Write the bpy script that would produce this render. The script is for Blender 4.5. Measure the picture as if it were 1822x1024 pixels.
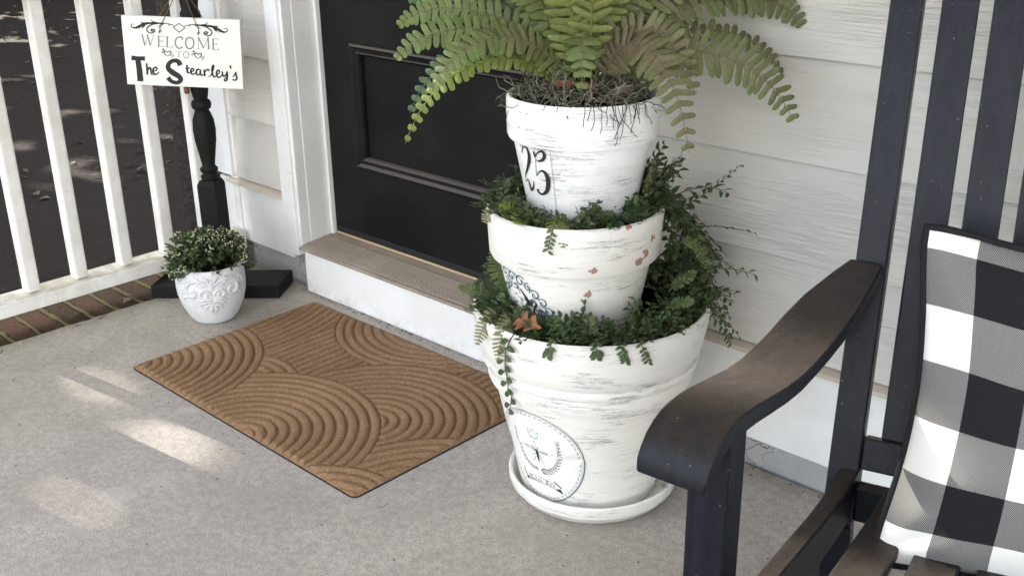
import bpy, math, random
from math import sin, cos, pi, radians, sqrt, atan2, floor, exp
from mathutils import Vector, Matrix, noise as mnoise

S = bpy.context.scene
for o in list(bpy.data.objects):
    bpy.data.objects.remove(o, do_unlink=True)

# ------------------------------------------------------------------ camera
YAW, PITCH, ROLL = radians(43.878), radians(21.833), radians(-0.896)
_f0 = Vector((-sin(YAW), cos(YAW), 0)); _r0 = Vector((cos(YAW), sin(YAW), 0)); _u0 = Vector((0, 0, 1))
_f = cos(PITCH) * _f0 - sin(PITCH) * _u0
_u = sin(PITCH) * _f0 + cos(PITCH) * _u0
_r2 = cos(ROLL) * _r0 + sin(ROLL) * _u
_u2 = -sin(ROLL) * _r0 + cos(ROLL) * _u
CAM = Vector((0, 0, 1.2244))
cd = bpy.data.cameras.new('camera'); cam = bpy.data.objects.new('camera', cd)
S.collection.objects.link(cam)
mw = Matrix((( _r2.x, _u2.x, -_f.x, CAM.x), (_r2.y, _u2.y, -_f.y, CAM.y), (_r2.z, _u2.z, -_f.z, CAM.z), (0, 0, 0, 1)))
cam.matrix_world = mw
cd.sensor_width = 36; cd.lens = 37.945; cd.clip_start = 0.02; cd.clip_end = 500
S.camera = cam

# ------------------------------------------------------------------ light
SUN_L = Vector((-0.84, -0.12, 0.53)).normalized()
SUN_EL = math.asin(SUN_L.z); SUN_ROT = atan2(SUN_L.x, SUN_L.y)
w = bpy.data.worlds.new('World'); S.world = w; w.use_nodes = True
wn = w.node_tree; wn.nodes.clear()
out = wn.nodes.new('ShaderNodeOutputWorld'); bg = wn.nodes.new('ShaderNodeBackground')
sky = wn.nodes.new('ShaderNodeTexSky'); sky.sky_type = 'NISHITA'; sky.sun_disc = False
sky.sun_elevation = SUN_EL; sky.sun_rotation = SUN_ROT
sky.air_density = 1.0; sky.dust_density = 1.0; sky.ozone_density = 1.0
tc = wn.nodes.new('ShaderNodeTexCoord')
cl = wn.nodes.new('ShaderNodeTexNoise'); cl.inputs['Scale'].default_value = 2.2; cl.inputs['Detail'].default_value = 6
wn.links.new(tc.outputs['Generated'], cl.inputs['Vector'])
rmp = wn.nodes.new('ShaderNodeValToRGB'); rmp.color_ramp.elements[0].position = 0.42; rmp.color_ramp.elements[1].position = 0.72
wn.links.new(cl.outputs['Fac'], rmp.inputs['Fac'])
mixc = wn.nodes.new('ShaderNodeMix'); mixc.data_type = 'RGBA'
wn.links.new(rmp.outputs['Color'], mixc.inputs['Factor'])
wn.links.new(sky.outputs['Color'], mixc.inputs['A'])
mixc.inputs['B'].default_value = (9.6, 8.9, 8.05, 1)          # white cloud
wn.links.new(mixc.outputs['Result'], bg.inputs['Color'])
bg.inputs['Strength'].default_value = 0.07
wn.links.new(bg.outputs['Background'], out.inputs['Surface'])

sl = bpy.data.lights.new('sun', 'SUN'); sl.energy = 5.0; sl.angle = radians(0.5); sl.color = (1, 0.93, 0.83)
sun = bpy.data.objects.new('sun', sl); S.collection.objects.link(sun)
sun.rotation_euler = SUN_L.to_track_quat('Z', 'Y').to_euler()
sun.location = SUN_L * 40

S.view_settings.view_transform = 'Standard'; S.view_settings.look = 'None'
S.view_settings.exposure = 3.4; S.view_settings.gamma = 1.0
S.view_settings.use_curve_mapping = False
S.render.engine = 'CYCLES'
S.cycles.use_denoising = True
S.cycles.max_bounces = 8; S.cycles.diffuse_bounces = 4; S.cycles.glossy_bounces = 3
S.cycles.transmission_bounces = 3; S.cycles.transparent_max_bounces = 6
S.cycles.sample_clamp_indirect = 6

# ------------------------------------------------------------------ materials
class NT:
    def __init__(s, name):
        s.m = bpy.data.materials.new(name); s.m.use_nodes = True
        s.t = s.m.node_tree; s.t.nodes.clear()
        s.out = s.n('OutputMaterial'); s.b = s.n('BsdfPrincipled')
        s.l(s.b.outputs[0], s.out.inputs['Surface'])
    def n(s, kind, **kw):
        nd = s.t.nodes.new('ShaderNode' + kind)
        for k, v in kw.items(): setattr(nd, k, v)
        return nd
    def l(s, a, b): s.t.links.new(a, b)
    def put(s, sock, v):
        if hasattr(v, 'is_linked') or hasattr(v, 'links'): s.l(v, sock)
        elif isinstance(v, (tuple, list)) and sock.type == 'RGBA': sock.default_value = tuple(v) + (1,) * (4 - len(v))
        else: sock.default_value = v
    def coords(s, kind='Object', scale=(1, 1, 1), loc=(0, 0, 0), rot=(0, 0, 0)):
        c = s.n('TexCoord'); mp = s.n('Mapping')
        mp.inputs['Scale'].default_value = scale; mp.inputs['Location'].default_value = loc; mp.inputs['Rotation'].default_value = rot
        s.l(c.outputs[kind], mp.inputs['Vector']); return mp.outputs[0]
    def noise(s, vec, scale, detail=4, rough=0.55, dist=0.0):
        t = s.n('TexNoise'); s.l(vec, t.inputs['Vector'])
        t.inputs['Scale'].default_value = scale; t.inputs['Detail'].default_value = detail
        t.inputs['Roughness'].default_value = rough; t.inputs['Distortion'].default_value = dist
        return t.outputs['Fac']
    def ramp(s, fac, stops):
        r = s.n('ValToRGB'); e = r.color_ramp.elements
        while len(e) < len(stops): e.new(0.5)
        for el, (p, c) in zip(e, stops):
            el.position = p; el.color = (c, c, c, 1) if not isinstance(c, (tuple, list)) else tuple(c) + (1,)
        s.l(fac, r.inputs['Fac']); return r.outputs['Color']
    def mix(s, fac, a, b, blend='MIX'):
        m = s.n('Mix', data_type='RGBA', blend_type=blend)
        s.put(m.inputs['Factor'], fac); s.put(m.inputs['A'], a); s.put(m.inputs['B'], b)
        return m.outputs['Result']
    def math(s, op, a, b=0.0, c=None, clamp=False):
        m = s.n('Math', operation=op, use_clamp=clamp)
        s.put(m.inputs[0], a); s.put(m.inputs[1], b)
        if c is not None: s.put(m.inputs[2], c)
        return m.outputs[0]
    def attr(s, name='col'):
        a = s.n('Attribute'); a.attribute_name = name; return a.outputs['Color']
    def sep(s, v):
        x = s.n('SeparateXYZ'); s.l(v, x.inputs[0]); return x.outputs
    def bump(s, h, strength=0.3, dist=0.002, prev=None):
        b = s.n('Bump'); b.inputs['Strength'].default_value = strength; b.inputs['Distance'].default_value = dist
        s.l(h, b.inputs['Height'])
        if prev is not None: s.l(prev, b.inputs['Normal'])
        s.l(b.outputs[0], s.b.inputs['Normal']); return b.outputs[0]
    def set(s, color=None, rough=None, spec=None, metal=None, **kw):
        if color is not None: s.put(s.b.inputs['Base Color'], color)
        if rough is not None: s.put(s.b.inputs['Roughness'], rough)
        if spec is not None: s.b.inputs['Specular IOR Level'].default_value = spec
        if metal is not None: s.b.inputs['Metallic'].default_value = metal
        return s

def mat_concrete():
    k = NT('concrete'); v = k.coords()
    fine = k.noise(v, 300, 3, 0.75); mid = k.noise(v, 60, 5, 0.65); big = k.noise(v, 3.2, 5, 0.6); blot = k.noise(v, 9, 4, 0.6, 0.6)
    base = k.mix(k.ramp(big, [(0.35, 0), (0.68, 1)]), (0.365, 0.335, 0.298), (0.465, 0.43, 0.388))
    base = k.mix(k.ramp(fine, [(0.36, .95), (0.47, 0)]), base, (0.15, 0.132, 0.115))
    base = k.mix(k.ramp(fine, [(0.57, 0), (0.70, 0.75)]), base, (0.66, 0.62, 0.575))
    base = k.mix(k.ramp(mid, [(0.38, 0.45), (0.6, 0)]), base, (0.22, 0.20, 0.18))
    base = k.mix(k.ramp(blot, [(0.58, 0), (0.72, 0.35)]), base, (0.50, 0.475, 0.44))
    # algae stain near the brick edge
    x, y, z = k.sep(k.coords())
    edge = k.math('MULTIPLY_ADD', x, -1.6, -3.55, clamp=True)
    edge = k.math('MULTIPLY', edge, k.ramp(k.noise(v, 5, 5, 0.6), [(0.38, 0.1), (0.65, 1)]))
    base = k.mix(k.math('MULTIPLY', edge, 0.6), base, (0.23, 0.225, 0.15))
    vo = k.n('TexVoronoi', feature='DISTANCE_TO_EDGE'); vo.inputs['Scale'].default_value = 1.15
    wv = k.n('VectorMath', operation='MULTIPLY_ADD'); nt = k.n('TexNoise'); nt.inputs['Scale'].default_value = 7; nt.inputs['Detail'].default_value = 6; k.l(v, nt.inputs['Vector']); k.l(nt.outputs['Color'], wv.inputs[0]); wv.inputs[1].default_value = (.22, .22, .22); k.l(v, wv.inputs[2]); k.l(wv.outputs[0], vo.inputs['Vector'])
    crk = k.math('MULTIPLY', k.ramp(vo.outputs['Distance'], [(0.0, 0.75), (0.0035, 0)]), k.ramp(k.noise(v, 2.4, 2), [(0.53, 0), (0.58, 1)]))
    base = k.mix(crk, base, (0.10, 0.09, 0.08))
    wst = k.ramp(k.noise(v, 1.7, 6, 0.62, 1.2), [(0.48, 0), (0.505, 0.28), (0.56, 0.0)])
    base = k.mix(wst, base, (0.27, 0.25, 0.225))
    # rusty damp line along the house foundation
    wl = k.math('MULTIPLY_ADD', y, 22.0, -38.6, clamp=True)
    wl = k.math('MULTIPLY', wl, k.ramp(k.noise(v, 14, 5, 0.65), [(0.4, 0), (0.62, 0.8)]))
    base = k.mix(wl, base, (0.17, 0.13, 0.10))
    k.set(base, 0.88, 0.3)
    b = k.bump(k.mix(0.6, fine, mid), 0.55, 0.0016)
    return k.m

def mat_siding():
    k = NT('siding_paint')
    v = k.coords(scale=(4.0, 4.0, 100))
    g = k.noise(v, 1.6, 5, 0.6, 1.2); g2 = k.noise(k.coords(scale=(2.2, 2.2, 240)), 1.0, 4, 0.6, 0.6)
    big = k.noise(k.coords(), 2.0, 3)
    patch = k.ramp(k.noise(k.coords(scale=(1.6, 1.6, 7)), 1.5, 3), [(0.36, 0.15), (0.62, 1)])
    c = k.mix(big, (0.535, 0.515, 0.48), (0.60, 0.58, 0.545))
    gg = k.ramp(g, [(0.40, 0), (0.56, 1)])
    c = k.mix(k.math('MULTIPLY', k.ramp(g, [(0.36, 0.22), (0.46, 0)]), patch), c, (0.46, 0.45, 0.43))
    k.set(c, 0.55, 0.35)
    h = k.math('MULTIPLY', k.mix(0.35, gg, g2), patch)
    k.bump(h, 0.8, 0.0022)
    return k.m

def mat_white(name='white_trim', dirt=0.25, col=(0.80, 0.80, 0.795)):
    k = NT(name); v = k.coords()
    n = k.noise(v, 6, 6, 0.65); n2 = k.noise(v, 70, 3, 0.6)
    c = k.mix(k.ramp(n, [(0.42, dirt), (0.62, 0)]), col, (0.56, 0.54, 0.50))
    c = k.mix(k.ramp(n2, [(0.22, 0.8), (0.30, 0)]), c, (0.25, 0.23, 0.2))
    gp = k.n('NewGeometry'); gx, gy, gz = k.sep(gp.outputs['Position'])
    low = k.math('MULTIPLY', k.math('MULTIPLY_ADD', gz, -22.0, 1.15, clamp=True), k.ramp(k.noise(v, 38, 6, 0.7), [(0.46, 0), (0.7, 0.45)]))
    c = k.mix(low, c, (0.33, 0.285, 0.23))              # splashed dirt along the floor
    sc_ = k.ramp(k.noise(k.coords(scale=(3, 3, 40)), 3, 6, 0.7), [(0.66, 0), (0.72, 0.35)]); c = k.mix(sc_, c, (0.5, 0.47, 0.43))
    k.set(c, 0.5, 0.4); k.bump(k.noise(k.coords(scale=(9, 9, 9)), 8, 4), 0.25, 0.0015)
    return k.m

def mat_rail():
    k = NT('railing_paint'); v = k.coords()
    n = k.noise(v, 14, 6, 0.65); g = k.noise(k.coords(scale=(60, 60, 2.5)), 1.5, 5, 0.65)
    geo = k.n('NewGeometry'); nx, ny, nz = k.sep(geo.outputs['Normal'])
    c = k.mix(k.ramp(n, [(0.38, 0.55), (0.6, 0)]), (0.80, 0.785, 0.755), (0.58, 0.55, 0.50))
    c = k.mix(k.ramp(g, [(0.32, 0.35), (0.45, 0)]), c, (0.50, 0.47, 0.43))
    up = k.math('MULTIPLY', k.math('GREATER_THAN', nz, 0.7), k.ramp(k.noise(v, 22, 5, 0.65), [(0.35, 0.25), (0.6, 0.95)]))
    c = k.mix(up, c, (0.42, 0.38, 0.27))
    k.set(c, 0.6, 0.35); k.bump(g, 0.5, 0.002)
    return k.m

def mat_drip():
    k = NT('drip_cap_paint'); v = k.coords()
    c = k.mix(k.noise(v, 25, 5, 0.6), (0.36, 0.30, 0.235), (0.60, 0.54, 0.46))
    k.set(c, 0.7, 0.3); return k.m

def mat_foundation():
    k = NT('parged_block'); v = k.coords()
    c = k.mix(k.noise(v, 12, 6, 0.65), (0.27, 0.27, 0.265), (0.47, 0.47, 0.46))
    vo = k.n('TexVoronoi', feature='DISTANCE_TO_EDGE'); vo.inputs['Scale'].default_value = 22
    mx = k.n('Mix', data_type='VECTOR'); mx.inputs['Factor'].default_value = 0.05
    nt = k.n('TexNoise'); nt.inputs['Scale'].default_value = 30; k.l(v, nt.inputs['Vector'])
    k.l(v, mx.inputs[4]); k.l(nt.outputs['Color'], mx.inputs[5]); k.l(mx.outputs[1], vo.inputs['Vector'])
    crack = k.math('MULTIPLY', k.ramp(vo.outputs['Distance'], [(0.0, 1), (0.035, 0)]), k.ramp(k.noise(v, 6, 3), [(0.47, 0), (0.55, 1)]))
    c = k.mix(crack, c, (0.08, 0.075, 0.07))
    k.set(c, 0.9, 0.2); k.bump(k.noise(v, 90, 4), 0.5, 0.002); return k.m

def mat_door():
    k = NT('black_door_paint'); v = k.coords()
    n = k.noise(v, 5, 6, 0.65); s_ = k.noise(v, 260, 2, 0.5)
    dust = k.noise(k.coords(scale=(3, 3, 30)), 2, 5)
    c = k.mix(k.ramp(n, [(0.4, 0), (0.7, 1)]), (0.0075, 0.007, 0.007), (0.014, 0.0135, 0.013))
    c = k.mix(k.ramp(s_, [(0.74, 0), (0.80, 0.5)]), c, (0.16, 0.15, 0.14))
    geo = k.n('NewGeometry'); nx, ny, nz = k.sep(geo.outputs['Normal'])
    up = k.math('MULTIPLY', k.math('GREATER_THAN', nz, 0.35), 0.8)
    c = k.mix(up, c, (0.10, 0.088, 0.08))              # settled dust on ledges
    k.set(c, k.math('MULTIPLY_ADD', dust, 0.2, 0.42), 0.11); k.bump(k.noise(v, 180, 3), 0.12, 0.001); return k.m

def mat_threshold():
    k = NT('threshold_metal'); v = k.coords(scale=(2, 30, 30))
    c = k.mix(k.noise(v, 4, 6, 0.65), (0.19, 0.155, 0.118), (0.35, 0.295, 0.235))
    c = k.mix(k.ramp(k.noise(k.coords(), 8, 5), [(0.5, 0), (0.7, 0.5)]), c, (0.42, 0.365, 0.30))
    k.set(c, 0.55, 0.35, 0.1); return k.m

def mat_brick():
    k = NT('old_brick'); v = k.coords()
    oi = k.n('ObjectInfo'); c0 = k.mix(oi.outputs['Random'], (0.055, 0.030, 0.021), (0.115, 0.052, 0.035))
    c = k.mix(k.ramp(k.noise(v, 28, 6, 0.7), [(0.4, 0), (0.62, 0.85)]), c0, (0.065, 0.062, 0.03))
    c = k.mix(k.ramp(k.noise(v, 90, 3), [(0.62, 0), (0.7, 0.6)]), c, (0.30, 0.14, 0.09))
    k.set(c, 0.9, 0.2); k.bump(k.noise(v, 120, 5), 0.7, 0.003); return k.m

def mat_mortar():
    k = NT('mossy_mortar'); v = k.coords()
    c = k.mix(k.noise(v, 30, 6, 0.7), (0.085, 0.075, 0.03), (0.19, 0.165, 0.08))
    k.set(c, 0.95, 0.2); k.bump(k.noise(v, 140, 4), 0.7, 0.002); return k.m

def mat_ground():
    k = NT('dark_soil'); v = k.coords()
    c = k.mix(k.noise(v, 1.1, 8, 0.7), (0.0095, 0.0074, 0.0063), (0.022, 0.0172, 0.0147))
    c = k.mix(k.ramp(k.noise(v, 14, 5, 0.7), [(0.6, 0), (0.75, 0.55)]), c, (0.05, 0.040, 0.033))
    k.set(c, 0.95, 0.08); k.bump(k.noise(v, 25, 6), 0.7, 0.03); return k.m

def mat_coir():
    k = NT('coir_pile'); v = k.coords()
    f = k.noise(v, 520, 3, 0.75); m_ = k.noise(k.coords(scale=(1, 1, 0.2)), 170, 3, 0.7); b_ = k.noise(v, 5, 4)
    c = k.mix(k.ramp(f, [(0.32, 0), (0.66, 1)]), (0.100, 0.058, 0.032), (0.405, 0.255, 0.148))
    c = k.mix(k.ramp(m_, [(0.58, 0), (0.72, 0.7)]), c, (0.58, 0.42, 0.275))
    c = k.mix(k.ramp(b_, [(0.4, 0.25), (0.65, 0)]), c, (0.13, 0.075, 0.04))
    k.set(c, 0.95, 0.1); k.bump(k.mix(0.5, f, m_), 0.9, 0.0035); return k.m

def mat_plain(name, col, rough=0.6, spec=0.4, bump=None, var=0.15, nscale=12, metal=0.0):
    k = NT(name); v = k.coords()
    dk = tuple(c * (1 - var) for c in col); lt = tuple(min(1, c * (1 + var)) for c in col)
    c = k.mix(k.noise(v, nscale, 5, 0.6), dk, lt)
    k.set(c, rough, spec, metal)
    if bump: k.bump(k.noise(v, bump[0], 4), bump[1], bump[2])
    return k.m

def mat_distressed(name, amt=0.0, chips=(), cream=(0.775, 0.755, 0.715), seed=0.0):
    k = NT(name)
    v = k.coords(scale=(1, 1, 18), loc=(seed, seed * 1.7, seed * .3)); vb = k.coords(loc=(seed, 0, seed))
    st = k.noise(v, 17, 9, 0.78, 0.25)                   # dry-brush streaks lie level round the pot
    sp = k.noise(k.coords(scale=(1, 1, 2.2)), 210, 3, 0.7)
    patch = k.ramp(k.noise(k.coords(scale=(1, 1, 3.2), loc=(seed, seed, 0)), 8.5, 3, 0.5), [(0.42, 0), (0.62, 1)])
    c = k.mix(k.noise(vb, 7, 5), cream, tuple(x * 1.04 for x in cream))
    c = k.mix(k.ramp(k.noise(k.coords(scale=(1, 1, 6)), 9, 5), [(0.5, 0), (0.75, 0.35)]), c, (0.66, 0.63, 0.57))
    thr = k.math('MULTIPLY_ADD', patch, -0.15 - amt, 0.615)
    m1 = k.math('MULTIPLY', k.math('SUBTRACT', st, thr), 8.5, clamp=True)
    m2 = k.math('MULTIPLY', m1, k.ramp(sp, [(0.38, 0.15), (0.56, 1)]))
    wash = k.math('MULTIPLY', k.math('MULTIPLY', k.math('SUBTRACT', st, 0.46), 3.5, clamp=True), patch)
    c = k.mix(k.math('MULTIPLY', wash, 0.6), c, (0.46, 0.455, 0.455))
    c = k.mix(k.math('MULTIPLY', m2, 0.78), c, (0.10, 0.102, 0.112))
    hh = k.mix(0.5, st, sp)
    for (p, rad) in chips:
        d = k.n('VectorMath', operation='DISTANCE')
        nt = k.n('TexNoise'); nt.inputs['Scale'].default_value = 75; nt.inputs['Detail'].default_value = 5
        k.l(k.coords(), nt.inputs['Vector'])
        ad = k.n('VectorMath', operation='MULTIPLY_ADD'); ad.inputs[1].default_value = (.034, .034, .020)
        k.l(nt.outputs['Color'], ad.inputs[0]); k.l(k.coords(), ad.inputs[2])
        k.l(ad.outputs[0], d.inputs[0]); d.inputs[1].default_value = (p[0] + .017, p[1] + .017, p[2] + .010)
        f = k.math('LESS_THAN', d.outputs['Value'], rad)
        c = k.mix(f, c, (0.40, 0.235, 0.17)); hh = k.math('SUBTRACT', hh, k.math('MULTIPLY', f, 1.5))
    k.set(c, 0.62, 0.3); k.bump(hh, 0.8, 0.0022); return k.m

def mat_leaf(name, rough=0.5, trans=0.25, spec=0.35):
    k = NT(name); col = k.attr()
    v = k.coords()
    c = k.mix(k.ramp(k.noise(v, 160, 3), [(0.35, 0.35), (0.6, 0)]), col, (0.03, 0.035, 0.02))
    k.set(c, rough, spec)
    tr = k.n('BsdfTranslucent'); k.l(k.mix(0.5, col, (0.35, 0.5, 0.05), 'MULTIPLY'), tr.inputs['Color'])
    k.l(k.mix(0.25, col, (0.5, 0.7, 0.1)), tr.inputs['Color'])
    ms = k.n('MixShader'); ms.inputs[0].default_value = trans
    k.l(k.b.outputs[0], ms.inputs[1]); k.l(tr.outputs[0], ms.inputs[2]); k.l(ms.outputs[0], k.out.inputs['Surface'])
    return k.m

def mat_wood():
    k = NT('espresso_wood')
    v = k.coords(scale=(28, 28, 3.0)); o = k.coords()
    g = k.noise(v, 3.0, 7, 0.68, 0.5); fl = k.noise(o, 9, 5, 0.6); sp = k.noise(o, 170, 3, 0.6); pit = k.noise(o, 150, 4, 0.6)
    c = k.mix(k.ramp(g, [(0.35, 0), (0.65, 1)]), (0.0062, 0.0074, 0.0115), (0.0120, 0.0136, 0.0195))  # blue tint puts the sky's reflection into the base colour
    geo = k.n('NewGeometry'); nx, ny, nz = k.sep(geo.outputs['Normal'])
    up = k.math('MULTIPLY', k.math('MULTIPLY_ADD', nz, 2.0, -1.0, clamp=True), k.ramp(k.noise(k.coords(scale=(5, 2, 3)), 14, 9, 0.75), [(0.3, 0.2), (0.7, 1.0)]))
    c = k.mix(up, c, (0.046, 0.036, 0.028))              # porch dust lies on upward faces
    c = k.mix(k.ramp(sp, [(0.70, 0), (0.75, 0.6)]), c, (0.26, 0.21, 0.16))
    k.set(c, k.math('MULTIPLY_ADD', fl, 0.2, 0.28), 0.19)
    k.bump(k.mix(0.5, g, pit), 0.6, 0.0018); return k.m

def mat_check():
    k = NT('buffalo_check'); c0 = k.coords()
    fa = k.n('Attribute'); fa.attribute_name = 'flat'; x, y, z = k.sep(fa.outputs['Vector'])
    fx = k.math('FLOOR', k.math('DIVIDE', k.math('ADD', x, 0.126 + 7.0), 0.0705))
    fy = k.math('FLOOR', k.math('DIVIDE', k.math('ADD', y, -0.193 + 7.05), 0.0705))
    off = 0.0
    A = k.math('MODULO', k.math('ADD', fx, float(CHK_A)), 2.0); B = k.math('MODULO', k.math('ADD', fy, float(CHK_B)), 2.0)
    d1 = k.math('SINE', k.math('MULTIPLY', k.math('ADD', x, y), 2 * pi / 0.0026))
    d2 = k.math('SINE', k.math('MULTIPLY', k.math('SUBTRACT', x, k.math('MULTIPLY', y, 0.6)), 2 * pi / 0.0019))
    tw = k.math('GREATER_THAN', k.math('ADD', d1, k.math('MULTIPLY', d2, 0.6)), -0.38)
    a1 = k.math('GREATER_THAN', A, 0.5); b1 = k.math('GREATER_THAN', B, 0.5)
    both = k.math('MULTIPLY', a1, b1); one = k.math('ABSOLUTE', k.math('SUBTRACT', a1, b1))
    blk = k.math('ADD', both, k.math('MULTIPLY', one, k.math('MULTIPLY_ADD', tw, 0.38, 0.55)), clamp=True)
    nn = k.noise(c0, 20, 4)
    c = k.mix(blk, k.mix(nn, (0.74, 0.73, 0.70), (0.80, 0.79, 0.765)), (0.0135, 0.0135, 0.0165))
    k.set(c, 0.9, 0.15)
    wv = k.math('ADD', k.math('SINE', k.math('MULTIPLY', x, 2 * pi / 0.0016)), k.math('SINE', k.math('MULTIPLY', y, 2 * pi / 0.0016)))
    b = k.bump(wv, 0.12, 0.0006)
    k.bump(k.noise(c0, 14, 3), 0.4, 0.006, b)
    return k.m

CHK_A, CHK_B = 0, 0
M = dict(
    concrete=mat_concrete(), siding=mat_siding(), white=mat_white(), rail=mat_rail(), drip=mat_drip(), found=mat_foundation(),
    door=mat_door(), thr=mat_threshold(), tan=mat_plain('tan_weatherstrip', (0.50, 0.36, 0.22), 0.7), brick=mat_brick(), mortar=mat_mortar(),
    ground=mat_ground(), coir=mat_coir(), rubber=mat_plain('black_rubber', (0.012, 0.012, 0.012), 0.8),
    wood=mat_wood(), check=mat_check(), piping=mat_plain('black_piping', (0.012, 0.012, 0.014), 0.85, 0.2, (300, 0.4, 0.001)),
    blackpaint=mat_plain('black_matte_paint', (0.011, 0.0105, 0.0105), 0.6, 0.15, (60, 0.25, 0.0015)),
    ink=mat_plain('black_print', (0.022, 0.021, 0.022), 0.6, 0.3), inkblue=mat_plain('blue_grey_print', (0.055, 0.10, 0.15), 0.6, 0.3),
    inkgrey=mat_plain('grey_print', (0.20, 0.215, 0.235), 0.6, 0.3), inkpale=mat_plain('pale_teal_print', (0.36, 0.47, 0.50), 0.6, 0.3),
    signwhite=mat_white('sign_paint', 0.14, (0.80, 0.785, 0.745)), twine=mat_plain('jute_twine', (0.16, 0.095, 0.055), 0.9, 0.2),
    paper=mat_plain('decal_paper', (0.775, 0.765, 0.735), 0.5, 0.4, None, 0.02),
    plaster=None, soil=mat_plain('dark_soil_in_pot', (0.018, 0.015, 0.011), 0.95, 0.1, (80, 0.9, 0.006), 0.4),
    fern=mat_leaf('fern_leaf', 0.55, 0.30), leaf=mat_leaf('ivy_leaf', 0.42, 0.15), box=mat_leaf('boxwood_leaf', 0.4, 0.15),
    dry=mat_leaf('dry_leaf', 0.75, 0.12, 0.2), moss=mat_leaf('spanish_moss', 0.9, 0.05, 0.1),
    bounce=mat_plain('pale_bounce', (0.62, 0.555, 0.47), 0.9, 0.2, (60, 0.4, 0.003)), shade_screen=None, glass=mat_plain('dark_glass', (0.01, 0.011, 0.012), 0.05, 0.5), ceil=mat_plain('ceiling_paint', (0.74, 0.71, 0.66), 0.6),
    bark=mat_plain('bark', (0.038, 0.03, 0.026), 0.9, 0.2, (40, 1.0, 0.02), 0.5, 22), canopy=mat_leaf('tree_leaf', 0.6, 0.10),
    peg=mat_plain('brown_wood', (0.20, 0.075, 0.03), 0.6), berry=mat_plain('cream_berry', (0.50, 0.52, 0.33), 0.5),
)
k = NT('whitewashed_plaster'); v = k.coords()
c = k.mix(k.noise(v, 16, 6, 0.65), (0.60, 0.61, 0.63), (0.72, 0.725, 0.735))
c = k.mix(k.ramp(k.noise(v, 45, 4), [(0.35, 0.35), (0.5, 0)]), c, (0.50, 0.51, 0.53))
k.set(c, 0.7, 0.3); k.bump(k.noise(v, 90, 4), 0.25, 0.0015); M['plaster'] = k.m
M['pot_big'] = mat_distressed('distressed_white_large', 0.0, (), seed=0.4)

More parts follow.
